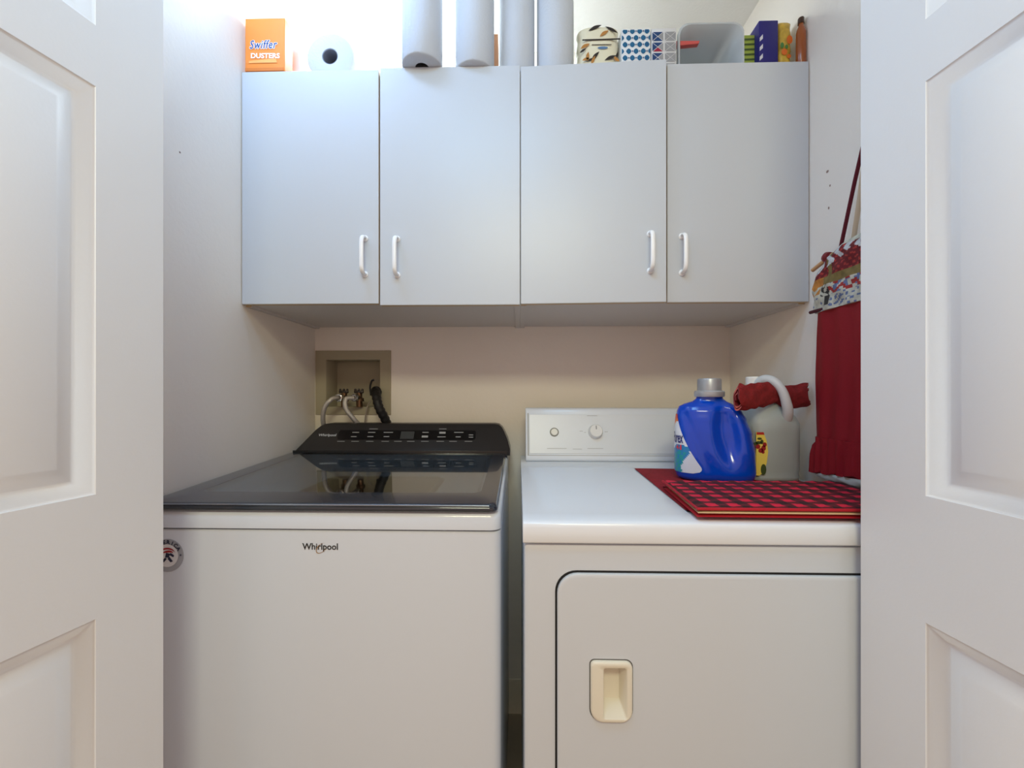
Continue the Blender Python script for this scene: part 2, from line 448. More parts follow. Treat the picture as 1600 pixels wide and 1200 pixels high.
# lid: dark frame with a glass pane
lid_m = mat('lid_frame', (46, 52, 62), .2, metal=.2, coat=.5)
lx0, lx1, ly0, ly1 = -.744, -.040, .797, 1.352
def lidz(y, d=0): return .9535+(y-.80)*(.0225/.54)+d
bm = bmesh.new()
o1 = rrect(lx0, lx1, ly0, ly1, (.012, .016, .01, .01), 5)
def lin_in(p, d): 
    cx_ = (lx0+lx1)/2; cy_ = (ly0+ly1)/2
    return [(x+(d if x < cx_ else -d), y+(d if y < cy_ else -d)) for x, y in p]
hole = [(x, y) for x, y in rrect(lx0+.055, lx1-.040, ly0+.085, ly1-.004, .02, 5)]
L = lambda p, d: [(x, y, lidz(y, d)) for x, y in p]
loft(bm, [L(hole, -.006), L(lin_in(o1, .004), -.0145), L(lin_in(o1, .0005), -.012), L(o1, -.008), L(lin_in(o1, .004), -.001), L(lin_in(o1, .012), .0), L(hole, .0), L(hole, -.006)], cap=False)
lid = obj('lid', bm, lid_m, root, ang=50)
bm = loft(bmesh.new(), [L(hole, -.005), L(hole, -.0001)])
gl = mat('smoked_glass', (178, 190, 198), .03, trans=1.0, ior=2.0)
obj('glass_pane', bm, gl, lid)
bm = tube(bmesh.new(), [(lx0+.014, ly0+.0012, .9520), (lx1-.016, ly0+.0012, .9520)], .0017, 8)  # bright strip added to imitate the highlight along the lid's front bevel
obj('lid_glint', bm, mat('lid_glint_metal', (150, 160, 175), .2, metal=.9), lid)
# console
con_m = mat('console_grey', (50, 47, 46), .32, metal=.3, coat=.2)
A = Vector((0, 1.357, .972)); 
def cf(z): return 1.352+(z-.968)*.72             # front face leans back
def cpt(px, py):
    y = 1.38
    for _ in range(8): p = bY(px, py, y); y = cf(p.z)
    return bY(px, py, y)
pts = [(-.741, .966), (-.027, .966), (-.0275, .985), (-.036, 1.014), (-.048, 1.040), (-.056, 1.053), (-.066, 1.061), (-.080, 1.064),
       (-.655, 1.064), (-.668, 1.062), (-.680, 1.056), (-.694, 1.042), (-.722, 1.002), (-.741, .975)]
bm = bmesh.new()
rings = [[(x, cf(z), z) for x, z in pts]]
def shr(p, d): return [(x+(d if x < -.4 else -d), z-(d if z > 1.0 else 0)) for x, z in p]
rings = [[(x, cf(z)+.004, z) for x, z in pts], [(x, cf(z), z) for x, z in shr(pts, .003)]]
bm = bmesh.new()
front = [(x, cf(z), z) for x, z in shr(pts, .0025)]
loft(bm, [front, [(x, cf(z)+.0025, z) for x, z in pts], [(x, 1.474, z) for x, z in pts]])
con = obj('console', bm, con_m, root, ang=40)
# hinge strip under the console
bm = prism(bmesh.new(), [(0, 0), (.012, 0), (.012, .022), (0, .03)], ((-.735, 1.336, .953), (0, 1, 0), (0, 0, 1), (1, 0, 0)), .70, .002)
obj('hinge_cover', bm, mat('hinge_black', (26, 25, 26), .25), root)
fr_n = Vector((0, -1, .72)).normalized(); fr_v = Vector((0, .72, 1)).normalized()
def on_con(px, py, off=.0006): return cpt(px, py)+fr_n*off
def con_panel(x0, x1, y0, y1, r, off, th):
    c = on_con((x0+x1)/2, (y0+y1)/2, off); a = on_con(x0, (y0+y1)/2, off); b2 = on_con(x1, (y0+y1)/2, off)
    t = on_con((x0+x1)/2, y0, off); bt = on_con((x0+x1)/2, y1, off)
    wd = (b2-a).length/2; hg = (t-bt).length/2
    return prism(bmesh.new(), rrect(-wd, wd, -hg, hg, r, 4), (c, (1, 0, 0), fr_v, fr_n), th)
tp = obj('touch_panel', con_panel(528, 743, 672.5, 687, .008, .0002, .0008), mat('touch_black', (17, 16, 17), .12), con)
obj('display', con_panel(626, 647, 674.5, 686, .001, .001, .0006), mat('display_grey', (62, 62, 60), .3), tp)
bm = bmesh.new()
def dash(px, py, wpx, hpx=1.3):
    c = on_con(px, py, .0018); k = .0021
    flat(bm, [[(-wpx*k/2, -hpx*k/2), (wpx*k/2, -hpx*k/2), (wpx*k/2, hpx*k/2), (-wpx*k/2, hpx*k/2)]], (c, (1, 0, 0), fr_v))
for (px, py, wd) in ((556, 676, 11), (581, 676, 12), (607, 676, 15), (553, 682.6, 9), (579, 682.6, 10), (604, 682.6, 9), (665, 676, 10), (717, 676, 15), (690, 683, 13), (716, 683, 8), (736, 680, 7), (736, 683.5, 7)): dash(px, py, wd)
for (px, py, wd) in ((664, 682.5, 10), (691.5, 676.5, 10)): dash(px, py, wd, 3.4)
for (px, py, wd) in ((584, 670.6, 14), (692, 670.6, 12)): dash(px, py, wd, 1.0)
for px in (533, 555, 578, 602, 622, 642, 664, 688, 708, 732): dash(px, 690, 12, .9)
obj('legend', bm, mat('legend_grey', (165, 163, 160), .5), con, keep=True, kind='stuff')
bm = text_on(bmesh.new(), 'Whirlpool', (on_con(511.5, 680.5, .001), (1, 0, 0), fr_v), width=.060, height=.0125, bold=.008)
obj('console_lettering', bm, mat('silver_letter', (205, 205, 205), .3), con, keep=True)
def swoosh(o, u, v, rx, ry, a0, a1, w0, tilt):
    polys = []; n = 22; pr = None
    for i in range(n+1):
        t = i/n; a = a0+(a1-a0)*t; wd = w0*math.sin(PI*min(max(t, .04), .96))
        c, s = math.cos(a), math.sin(a)
        def rot(x, y): return (x*math.cos(tilt)-y*math.sin(tilt), x*math.sin(tilt)+y*math.cos(tilt))
        e = (rot((rx+wd)*c, (ry+wd)*s), rot((rx-wd)*c, (ry-wd)*s))
        if pr: polys.append([pr[1], pr[0], e[0], e[1]])
        pr = e
    return polys
bc = bY(500, 855.5, wy0-.0008)
bm = text_on(bmesh.new(), 'Whirlpool', (bc, (1, 0, 0), (0, 0, 1)), width=.0705, height=.0165, bold=.018)
obj('badge_lettering', bm, mat('badge_dark', (34, 34, 38), .35), root, keep=True)
bm = flat(bmesh.new(), swoosh(None, None, None, .0125, .0072, .5, 5.3, .0007, .75), (bc+Vector((.003, -.0004, -.001)), (1, 0, 0), (0, 0, 1)))
obj('badge_swoosh', bm, mat('badge_gold', (186, 150, 96), .3, metal=.8), root, keep=True)
# round sticker
sc = bY(261.5, 868, wy0-.0007)
bm = prism(bmesh.new(), [(.0325*math.cos(2*PI*i/40), .0325*math.sin(2*PI*i/40)) for i in range(40)], (sc, (1, 0, 0), (0, 0, 1), (0, 1, 0)), .0006)
stk = obj('round_sticker', bm, mat('sticker_silver', (158, 162, 170), .35), root)
o_ = sc+Vector((0, -.0006, 0))
bm = flat(bmesh.new(), [[(.0225*math.cos(2*PI*i/32), .0225*math.sin(2*PI*i/32)) for i in range(32)]], (o_, (1, 0, 0), (0, 0, 1)))
obj('sticker_centre', bm, mat('sticker_white', (215, 217, 220), .4), stk, keep=True)
o_ = sc+Vector((0, -.0010, 0))
bm = bmesh.new()
word = 'AMERICA'
for i, ch in enumerate(word):
    a = math.radians(90+ (3-i)*17.5-6)
    p = o_+Vector((math.cos(a)*.0268, 0, math.sin(a)*.0268))
    u = Vector((math.sin(a), 0, -math.cos(a))); v = Vector((math.cos(a), 0, math.sin(a)))
    text_on(bm, ch, (p, u, v), height=.0082, bold=.03)
def star(cx, cy, r): return [(cx+(r if k % 2 == 0 else r*.42)*math.sin(k*PI/5), cy+(r if k % 2 == 0 else r*.42)*math.cos(k*PI/5)) for k in range(10)]
flat(bm, [star(.0274, .0015, .0028), star(-.0274, .0015, .0028)], (o_, (1, 0, 0), (0, 0, 1)))
flat(bm, [[(-.004, -.004), (.004, -.004), (.006, .004), (-.002, .006)], [(-.004, -.004), (-.012, -.012), (-.006, -.013), (.000, -.006)], [(.001, -.006), (.007, -.013), (.012, -.011), (.005, -.002)], [(.005, .001), (.013, -.003), (.0145, .001), (.007, .006)]], (o_, (1, 0, 0), (0, 0, 1)))
obj('sticker_print', bm, mat('sticker_navy', (26, 30, 60), .5), stk, keep=True)
bm = flat(bmesh.new(), swoosh(None, None, None, .017, .012, .25, 2.6, .0018, .1)+swoosh(None, None, None, .013, .006, .1, 2.4, .0022, .2), (o_+Vector((0, -.0003, .002)), (1, 0, 0), (0, 0, 1)))
obj('sticker_arc', bm, mat('sticker_red', (150, 28, 40), .5), stk, keep=True)

# ------------------------------------------------------------------ dryer
root = thing('clothes_dryer', 'white front-loading clothes dryer with a low control console', 'dryer', (.3765, 1.1, 0))
dx0, dx1, dy0 = .008, .745, .740
hx0, hx1, hz0, hz1 = .1275, .2005, .5905, .6975
pk = rrect(hx0+.016, hx1-.006, hz0+.006, hz1-.007, .004, 8)
def hole_loft(layers): return loft(bmesh.new(), [[(x, y, z) for x, z in p] for p, y in layers], cap=False)
bo = lambda d, r=.006: rrect(dx0+.003+d, dx1-.003-d, .02+d, .8985-d, r, 8)
bm = hole_loft([(pk, dy0+.05), (pk, dy0+.008), (bo(.012), dy0+.008), (bo(.005), dy0+.008), (bo(.0015), dy0+.0095), (bo(0), dy0+.013), (bo(0), 1.455)])
bm.faces.new([bm.verts.new((x, 1.455, z)) for x, z in bo(0)])
bm.faces.new([bm.verts.new((x, dy0+.05, z)) for x, z in pk])
obj('body', bm, mat('dryer_door', (204, 212, 222), .27, coat=.3), root, ang=40)
bm = bmesh.new()
prof = [(dy0+.004, .9015), (dy0+.001, .9025), (dy0, .905), (dy0, .930), (dy0+.003, .9375), (dy0+.011, .941), (dy0+.05, .9415), (1.26, .9415), (1.285, .9425), (1.300, .947), (1.318, .950), (1.330, .950), (1.455, .950), (1.455, .9015)]
prism(bm, prof, ((dx0, 0, 0), (0, 1, 0), (0, 0, 1), (1, 0, 0)), dx1-dx0, .002, 2)
obj('top_deck', bm, enamel_dr, root, ang=40)
# front door: a rounded panel in a dark rebate
gx0 = .066; gz1 = .852
bm = hole_loft([(pk, dy0+.0078), (rrect(gx0, .688, .17, gz1, .038, 8), dy0+.0072), (rrect(gx0, .688, .17, gz1, .038, 8), dy0+.0079)])
obj('door_rebate', bm, mat('rebate_dark', (20, 20, 21), .7), root)
go = lambda d: rrect(gx0+.0035+d, .6845-d, .1735+d, gz1-.0035-d, .036-d, 8)
bm = hole_loft([(pk, dy0+.007), (pk, dy0-.0003), (go(.007), dy0-.0003), (go(.0025), dy0-.0003), (go(.0008), dy0+.0005), (go(0), dy0+.0022), (go(0), dy0+.0070)])
door = obj('door', bm, mat('dryer_door', (200, 210, 222), .27, coat=.3), root)
yf = dy0-.0008
def big(d, r): return rrect(hx0+d, hx1-d, hz0+d, hz1-d, r, 6)
ix0, ix1, iz0, iz1 = hx0+.0225, hx1-.0105, hz0+.008, hz1-.011
layers = [(big(0, (.022, .020, .012, .008)), yf+.003), (big(0, (.022, .020, .012, .008)), yf-.0035), (big(.001, (.021, .019, .011, .008)), yf-.0055), (big(.0035, (.019, .017, .009, .006)), yf-.0068),
          (rrect(ix0-.0015, ix1+.0015, iz0-.001, iz1+.0015, .005, 6), yf-.0064), (rrect(ix0, ix1, iz0, iz1, .004, 6), yf-.005), (rrect(ix0+.0005, ix1-.006, iz0+.014, iz1-.001, .003, 6), yf+.026)]
bm = hole_loft(layers)
bm.faces.new([bm.verts.new((x, layers[-1][1], z)) for x, z in layers[-1][0]])
obj('handle_cup', bm, mat('cream_plastic', (226, 223, 209), .35), door, ang=40)
bm = hole_loft([(big(-.0018, (.023, .021, .013, .009)), yf+.0004), (big(-.0018, (.023, .021, .013, .009)), yf+.0001), (big(.001, (.021, .019, .011, .007)), yf+.0001)])
obj('handle_shadow_ring', bm, mat('shadow_grey', (92, 92, 90), .6), door)  # painted shade: dark ring imitating the shadow round the handle cup
# console
bm = bmesh.new()
c0, c1 = .024, .737
prof = [(1.335, .9505), (1.332, .958), (1.333, .963), (1.378, 1.108), (1.382, 1.1165), (1.389, 1.119), (1.44, 1.119), (1.45, 1.115), (1.45, .9505)]
prism(bm, prof, ((c0, 0, 0), (0, 1, 0), (0, 0, 1), (1, 0, 0)), c1-c0, .0025, 2)
con = obj('console', bm, enamel_dr, root, ang=40)
sl = Vector((0, 1.378-1.333, 1.108-.963)); sl.normalize(); sn = Vector((0, -sl.z, sl.y))
o0 = Vector((c0, 1.333, .963))
bm = prism(bmesh.new(), rrect(.012, c1-c0-.012, .012, .141, .003, 3), (o0, (1, 0, 0), sl, sn), .0022, .0008, 1)
fp = obj('control_panel', bm, mat('panel_white', (224, 228, 232), .3), con)
bm = bmesh.new()
gr = mat('groove_grey', (120, 120, 116), .6)
for (a, b, c, d) in ((.006, .0105, .006, .146), (.006, c1-c0-.006, .0055, .0075)): 
    flat(bm, [[(a, c), (b, c), (b, d), (a, d)]], (o0+sn*.0004, (1, 0, 0), sl))
obj('panel_groove', bm, mat('groove_light', (176, 176, 172), .5), con, keep=True)
def oncon(px, py):
    y = 1.36
    for _ in range(8): p = bY(px, py, y); y = 1.333+(p.z-.963)*(sl.y/sl.z)
    return bY(px, py, y)
def disc(bm, c, prof, seg=32):
    rings = []
    for r, h in prof:
        rings.append([c+Vector((1, 0, 0))*r*math.cos(2*PI*i/seg)+sl*r*math.sin(2*PI*i/seg)+sn*h for i in range(seg)])
    return loft(bm, rings)
p1 = oncon(866, 675.5); p2 = oncon(930, 675)
obj('button_ring', disc(bmesh.new(), p1+sn*.0022, [(.0145, 0), (.0145, .0012), (.0135, .002), (.0120, .002), (.0118, .0005)]), mat('ring_grey', (110, 110, 106), .35, metal=.4), con)
obj('start_button', disc(bmesh.new(), p1+sn*.0024, [(.0112, 0), (.0112, .004), (.0098, .005)]), mat('button_white', (222, 220, 212), .3), con)
kb = disc(bmesh.new(), p2+sn*.0022, [(.0235, 0), (.0235, .003), (.0215, .006), (.0205, .0185), (.0185, .0205)])
kn = obj('timer_knob', kb, mat('knob_white', (232, 232, 230), .25), con)
bm = prism(bmesh.new(), rrect(-.0015, .0015, .004, .016, .001, 2), (p2+sn*.0226, (1, 0, 0), sl, sn), .0012)
obj('pointer', bm, mat('pointer_grey', (140, 140, 140), .4), kn)
bm = bmesh.new()
def dl(px, py, wpx, h=.0012):
    c = oncon(px, py)+sn*.0027; wd = wpx*.0021/2
    flat(bm, [[(-wd, -h/2), (wd, -h/2), (wd, h/2), (-wd, h/2)]], (c, (1, 0, 0), sl))
for (px, py, wd) in ((925, 650, 16), (870, 701, 30), (902, 702, 14), (930, 701, 24), (908, 674, 5), (914, 676, 3), (947, 675, 5)): dl(px, py, wd)
obj('legend', bm, mat('legend_pale', (168, 168, 166), .5), con, keep=True, kind='stuff')

# ------------------------------------------------------------------ mats on the dryer
DZ = .9415
red_cloth = mat('red_cloth', (150, 18, 34), .85, bump=.6, bscale=400, vary=.2, vscale=60)
def quad_pad(corners, z0, z1, nu=24, nv=24, puff=0.0, fr=0.0, edge=.006):
    """soft pad between four floor corners (ordered), closed mesh"""
    a, b, c, d = [Vector((p[0], p[1], 0)) for p in corners]
    bm = bmesh.new(); top = []; bot = []
    for j in range(nv+1):
        v = j/nv; rt = []; rb = []
        for i in range(nu+1):
            u = i/nu
            p = (a*(1-u)+b*u)*(1-v)+(d*(1-u)+c*u)*v
            e = min(u, 1-u)*(b-a).length; e2 = min(v, 1-v)*(d-a).length; ee = min(e, e2)
            k = min(1, ee/edge); k = math.sqrt(1-(1-k)**2)
            zz = z0+(z1-z0)*(.5+.5*k)+puff*k*math.sin(u*PI*nu*.5)*math.sin(v*PI*nv*.5)
            zl = z0+(z1-z0)*(.5-.5*k)
            rt.append(bm.verts.new((p.x, p.y, zz))); rb.append(bm.verts.new((p.x, p.y, zl)))
        top.append(rt); bot.append(rb)
    for j in range(nv):
        for i in range(nu):
            bm.faces.new([top[j][i], top[j][i+1], top[j+1][i+1], top[j+1][i]])
            bm.faces.new([bot[j][i], bot[j+1][i], bot[j+1][i+1], bot[j][i+1]])
    bmesh.ops.remove_doubles(bm, verts=list(bm.verts), dist=1e-5)
    return bm
# plain red mat, flat on the deck
rm = [(.347, 1.255), (.322, .80), (.70, .79), (.735, 1.235)]
bm = quad_pad(rm, DZ+.0003, DZ+.0045, 30, 30, 0, edge=.003)
obj('red_mat', bm, red_cloth, None, 'plain dark red cloth mat lying flat under the detergent bottle', 'mat')
# plaid quilted mat, folded: two layers with a cream layer between
pm = bpy.data.materials.new('plaid_cloth'); pm.use_nodes = True; nt = pm.node_tree; b_ = nt.nodes['Principled BSDF']; b_.inputs['Roughness'].default_value = .85
tc = nt.nodes.new('ShaderNodeTexCoord'); sep = nt.nodes.new('ShaderNodeSeparateXYZ'); nt.links.new(tc.outputs['Object'], sep.inputs[0])
def nmath(op, a, b=None, c=None):
    n_ = nt.nodes.new('ShaderNodeMath'); n_.operation = op
    for i, q_ in enumerate((a, b, c)):
        if q_ is None: continue
        if isinstance(q_, (int, float)): n_.inputs[i].default_value = q_
        else: nt.links.new(q_, n_.inputs[i])
    return n_.outputs[0]
def stripes(src, period, duty):
    f_ = nmath('FRACT', nmath('ADD', nmath('MULTIPLY', src, 1/period), 100.0)); return nmath('LESS_THAN', f_, duty)
sx_ = stripes(sep.outputs[0], .0395, .52); sy_ = stripes(sep.outputs[1], .0335, .52)
ssum = nmath('ADD', sx_, sy_)
rampn = nt.nodes.new('ShaderNodeValToRGB'); rampn.color_ramp.interpolation = 'CONSTANT'
el = rampn.color_ramp.elements; el[0].position = 0; el[0].color = (lin(42), lin(16), lin(20), 1)
el[1].position = .4; el[1].color = (lin(92), lin(12), lin(26), 1)
e3 = el.new(.9); e3.color = (lin(214), lin(24), lin(60), 1)
nt.links.new(nmath('MULTIPLY', ssum, .5), rampn.inputs[0]); nt.links.new(rampn.outputs[0], b_.inputs['Base Color'])
nz = nt.nodes.new('ShaderNodeTexNoise'); nz.inputs['Scale'].default_value = 500; nt.links.new(tc.outputs['Object'], nz.inputs[0])
bp_ = nt.nodes.new('ShaderNodeBump'); bp_.inputs['Strength'].default_value = .4; bp_.inputs['Distance'].default_value = .001
nt.links.new(nz.outputs[0], bp_.inputs['Height']); nt.links.new(bp_.outputs[0], b_.inputs['Normal'])
root = thing('quilted_mat', 'folded quilted mat in red and black plaid with cream layer on the dryer edge', 'mat', (.50, .86, DZ))
z0 = DZ+.0048
Q = [(.318, .747), (.742, .744), (.742, .985), (.338, .985)]
bm = quad_pad([(p[0], p[1]) for p in Q], z0, z0+.0060, 20, 20, 0, edge=.006)
obj('under_layer', bm, mat('bright_red_cloth', (176, 20, 40), .75, bump=.3, bscale=300), root, 'bright red bound under layer')
bm = quad_pad([(Q[0][0]+.002, Q[0][1]+.0008), (Q[1][0], Q[1][1]+.0008), (Q[2][0], Q[2][1]-.003), (Q[3][0]+.004, Q[3][1]-.003)], z0+.0052, z0+.0140, 20, 20, 0, edge=.003)
obj('batting_layer', bm, mat('cream_cloth', (226, 196, 150), .85), root, 'cream middle layer')
bm = quad_pad([(Q[0][0]+.001, Q[0][1]+.003), (Q[1][0], Q[1][1]+.003), (Q[2][0], Q[2][1]), (Q[3][0], Q[3][1])], z0+.0124, z0+.0195, 44, 30, .0010, edge=.006)
obj('plaid_layer', bm, pm, root, 'red and black plaid top')
pp = [(Q[0][0]+.002, Q[0][1]+.0035, z0+.0165), (Q[1][0], Q[1][1]+.0035, z0+.0165)]
bm = tube(bmesh.new(), [pp[1], pp[0], (Q[3][0]+.001, Q[3][1], z0+.0165)], .0028, 10)
obj('binding', bm, MATS['bright_red_cloth'], root)

# ------------------------------------------------------------------ detergent bottle (lofted body with a finger recess)
BZ0 = DZ+.0048
root = thing('detergent_bottle', 'large blue laundry detergent bottle with silver cap standing on the red mat', 'bottle', (.503, 1.09, BZ0))
def interp(tab, z):
    if z <= tab[0][0]: return tab[0][1:]
    for a, b in zip(tab, tab[1:]):
        if z <= b[0]:
            t = (z-a[0])/(b[0]-a[0]); t = t*t*(3-2*t)*.5+t*.5
            return [x+(y-x)*t for x, y in zip(a[1:], b[1:])]
    return tab[-1][1:]
# z, left x, right x, half depth  (relative to .525, 1.14)
BT = [(0, -.083, .084, .040), (.006, -.092, .090, .047), (.02, -.0955, .094, .050), (.07, -.096, .092, .051), (.12, -.0955, .085, .049), (.155, -.094, .073, .045),
      (.176, -.091, .062, .041), (.188, -.086, .052, .036), (.195, -.074, .041, .030), (.202, -.052, .027, .024), (.209, -.044, .019, .023), (.217, -.044, .019, .023)]
rotB = math.radians(-14)
def bsurf(th, z, off=0.0, dent=True):
    l, r, d = interp(BT, z)
    cx = (l+r)/2; hx = (r-l)/2; c, s = math.cos(th), math.sin(th)
    e = 2/2.6 if z < .19 else 2/2.2
    x = cx+hx*math.copysign(abs(c)**e, c); y = d*math.copysign(abs(s)**e, s)
    if dent and s < 0:
        # finger recess: leaning oval right of the middle on the front
        u = (x-(.020-(z-.12)*.12))/.024; v = (z-.118)/.062
        q_ = u*u+v*v
        y += .019*math.exp(-q_*q_*.8)
        # grip ridge right of the recess
        u2 = (x-(.058-(z-.12)*.22))/.016; v2 = (z-.118)/.075
        y -= .006*math.exp(-(u2*u2+v2*v2*v2*v2))
        # diagonal flank line from the shoulder down past the label
        ln = x-(-.080+(.178-z)*.42)
        y += .0035*math.exp(-(ln/.010)**2)*(1 if z < .19 else 0)
    nx, ny = c/hx*.08, s/d*.04; nl = math.hypot(nx, ny) or 1
    x += nx/nl*off; y += ny/nl*off
    xr = x*math.cos(rotB)-y*math.sin(rotB); yr = x*math.sin(rotB)+y*math.cos(rotB)
    return Vector((.508+xr, 1.09+yr, BZ0+z))
bm = bmesh.new(); SEG = 120
zs = [0, .002, .006, .012]+[.012+i*(.217-.012)/64 for i in range(1, 65)]
loft(bm, [[bsurf(2*PI*i/SEG, z) for i in range(SEG)] for z in zs])
obj('body', bm, mat('blue_plastic', (0, 68, 194), .18, coat=.4, sss=.0), root, ang=70)
lc = bsurf(0, .217, dent=False); rc = bsurf(PI, .217, dent=False); cc = (lc+rc)/2
bm = lathe(bmesh.new(), [(.0345, -.004), (.0365, -.001), (.0365, .009), (.0335, .012), (.0325, .012)], cc, seg=40)
obj('cap_collar', bm, mat('silver_collar', (176, 180, 186), .3, metal=.3), root)
bm = bmesh.new(); prof = [(.0290, .010), (.0285, .040), (.0270, .0425), (.0245, .0435), (.0235, .0415), (.0, .0415)]
rings = []
for r, h in prof:
    rings.append([cc+Vector(((r*(1-(.03 if (i % 2 and .01 < h < .0405) else 0)))*math.cos(2*PI*i/72), (r*(1-(.03 if (i % 2 and .01 < h < .0405) else 0)))*math.sin(2*PI*i/72), h)) for i in range(72)])
loft(bm, rings)
obj('cap', bm, mat('silver_cap', (168, 172, 178), .32, metal=.35), root)
# label wrapped round the left front; th from -x side towards the front
def lab_th(a): return PI+a      # a grows towards the viewer (front is -y)
def lab_edge(z): return .26+(.168-z)/.148*1.12        # right border of the label
bm = bmesh.new(); NU, NZ = 26, 40
grid = []
for j in range(NZ+1):
    z = .020+(.168-.020)*j/NZ; row = []
    e = lab_edge(z)
    if z < .038: e -= (1-math.sqrt(max(0, 1-((.038-z)/.018)**2)))*.35
    for i in range(NU+1): row.append((bsurf(lab_th(-.75+(e+.75)*i/NU), z, .0011), -.75+(e+.75)*i/NU, z))
    grid.append(row)
vs = [[bm.verts.new(c[0]) for c in r] for r in grid]
for j in range(NZ):
    for i in range(NU):
        f = bm.faces.new([vs[j][i], vs[j][i+1], vs[j+1][i+1], vs[j+1][i]])
        a, z = grid[j][i][1], grid[j][i][2]
        m_ = 0
        wv = .078+.012*math.sin(a*3.2)
        if z > .145+.010*math.sin(a*5): m_ = 1 if (i+j) % 5 else 2
        elif z > .138+.010*math.sin(a*5): m_ = 2
        elif z < wv: m_ = 3
        if z < wv-.018 and a < .75: m_ = 4 if (int(a*9)+j//3) % 3 else 3
        if z < .075-.10*abs(a-.95) and a > .55: m_ = 5
        f.material_index = m_
lab = obj('label', bm, [mat('label_white', (222, 228, 238), .35), mat('label_red', (206, 44, 40), .35), mat('label_orange', (232, 120, 40), .35),
    mat('label_blue', (44, 130, 190), .35), mat('label_teal', (40, 152, 160), .35), mat('label_lilac', (206, 214, 232), .35)], root, keep=False, ang=60)
def wrap_text(s, a0, a1, z0, z1, off, **k):
    t = text_bm(s, width=1, height=1, **k)
    for v in t.verts:
        a = a0+(v.co.x+.5)*(a1-a0); z = z0+(v.co.y+.5)*(z1-z0)
        v.co = bsurf(lab_th(a), z, off)
    return t
bm = merge(bmesh.new(), wrap_text('Purex', .02, .70, .094, .123, .0024, bold=.02))
obj('label_name', bm, mat('label_navy', (24, 34, 110), .4), lab, keep=True)
bm = merge(bmesh.new(), wrap_text('4', .30, .46, .077, .090, .0024, bold=.02)); merge(bm, wrap_text('in', .48, .53, .079, .086, .0024, bold=.01)); merge(bm, wrap_text('1', .55, .62, .077, .090, .0024, bold=.02))
obj('label_number', bm, mat('label_crimson', (222, 60, 70), .4), lab, keep=True)

# ------------------------------------------------------------------ vinegar jug with handle
root = thing('vinegar_jug', 'clear plastic jug of vinegar with yellow fruit label and looped handle beside the right wall', 'jug', (.661, 1.13, DZ))
JX, JY = .659, 1.13
def jring(z, l, r, d, e=4.5, n=56):
    out = []
    l *= .80; r *= .88; d *= .86
    for i in range(n):
        a = 2*PI*i/n; c, s = math.cos(a), math.sin(a); k = 2/e
        out.append((JX+(l+r)/2+(r-l)/2*math.copysign(abs(c)**k, c), JY+d*math.copysign(abs(s)**k, s), DZ+z))
    return out
jug_m = mat('milky_plastic', (214, 225, 222), .3, trans=.5, ior=1.25, vary=.0)
bm = bmesh.new()
zt = [(0.0005, -.066, .066, .060, 4), (.004, -.073, .073, .067, 4.5), (.014, -.0745, .0745, .068, 5), (.022, -.072, .072, .066, 5), (.030, -.0745, .0745, .068, 5), (.135, -.076, .0755, .069, 5), (.150, -.076, .0755, .069, 4.5), (.165, -.073, .071, .065, 3.6),
      (.178, -.066, .060, .057, 3), (.192, -.060, .040, .046, 2.6), (.208, -.056, .018, .036, 2.3), (.225, -.052, .0, .027, 2.1), (.240, -.047, -.010, .021, 2), (.252, -.046, -.014, .017, 2)]
loft(bm, [jring(*q) for q in zt])
obj('body', bm, jug_m, root, ang=60)
bm = bmesh.new()
hp = smooth_path([(JX-.030, JY-.006, DZ+.242), (JX-.020, JY-.026, DZ+.262), (JX-.006, JY-.046, DZ+.259), (JX+.007, JY-.060, DZ+.236), (JX+.016, JY-.064, DZ+.205), (JX+.024, JY-.058, DZ+.178), (JX+.030, JY-.038, DZ+.150), (JX+.032, JY-.020, DZ+.135)], 6)
tube(bm, hp, [.0105+.003*abs(i/len(hp)-.4)*2 for i in range(len(hp))], 16, up=(0, 1, 0))
obj('handle', bm, mat('milky_handle', (222, 228, 232), .3, trans=.25, ior=1.25), root, ang=60)
bm = lathe(bmesh.new(), [(.0185, 0), (.0185, .018), (.0165, .020), (.0, .0205)], (JX-.030, JY, DZ+.251), seg=36)
obj('cap', bm, mat('cap_white', (236, 238, 236), .35), root)
# liquid level line inside is seen as a slightly darker body: a liquid core
bm = bmesh.new()
loft(bm, [jring(.006, -.069, .069, .063, 5), jring(.132, -.071, .0705, .064, 5)])
obj('vinegar', bm, mat('vinegar_liquid', (160, 176, 172), .15, trans=.7, ior=1.2), root)
def jfront(px, py): return bY(px, py, JY-.0695)
lp = []
bm = bmesh.new()
LA = [(-.056, .015), (-.048, .014), (-.039, .022), (-.030, .045), (-.026, .075), (-.030, .103), (-.038, .124), (-.056, .125)]
sp = []
for i in range(len(LA)): sp.append(LA[i])
prism(bm, sp, ((JX, JY-.0600, DZ+.004), (1, 0, 0), (0, 0, 1), (0, 1, 0)), .0012)
jl = obj('label', bm, mat('label_yellow', (226, 206, 92), .45), root)
bm = flat(bmesh.new(), [[(-.055, .118), (-.0355, .118), (-.038, .1245), (-.055, .1245)]], ((JX, JY-.0604, DZ+.004), (1, 0, 0), (0, 0, 1)))
obj('label_band', bm, mat('label_band_red', (176, 44, 34), .45), jl, keep=True)
def blob(cx, cy, rx, ry, n=12): return [(cx+rx*math.cos(2*PI*i/n), cy+ry*math.sin(2*PI*i/n)) for i in range(n)]
fr = ((JX-.008, JY-.0605, DZ+.000), (1, 0, 0), (0, 0, 1))
bm = flat(bmesh.new(), [blob(-.030, .088, .006, .007), blob(-.027, .097, .005, .006), blob(-.037, .082, .006, .006), blob(-.044, .092, .006, .006), blob(-.031, .078, .004, .004)], fr)
obj('label_fruit', bm, mat('fruit_red', (150, 34, 36), .45), jl, keep=True, kind='stuff')
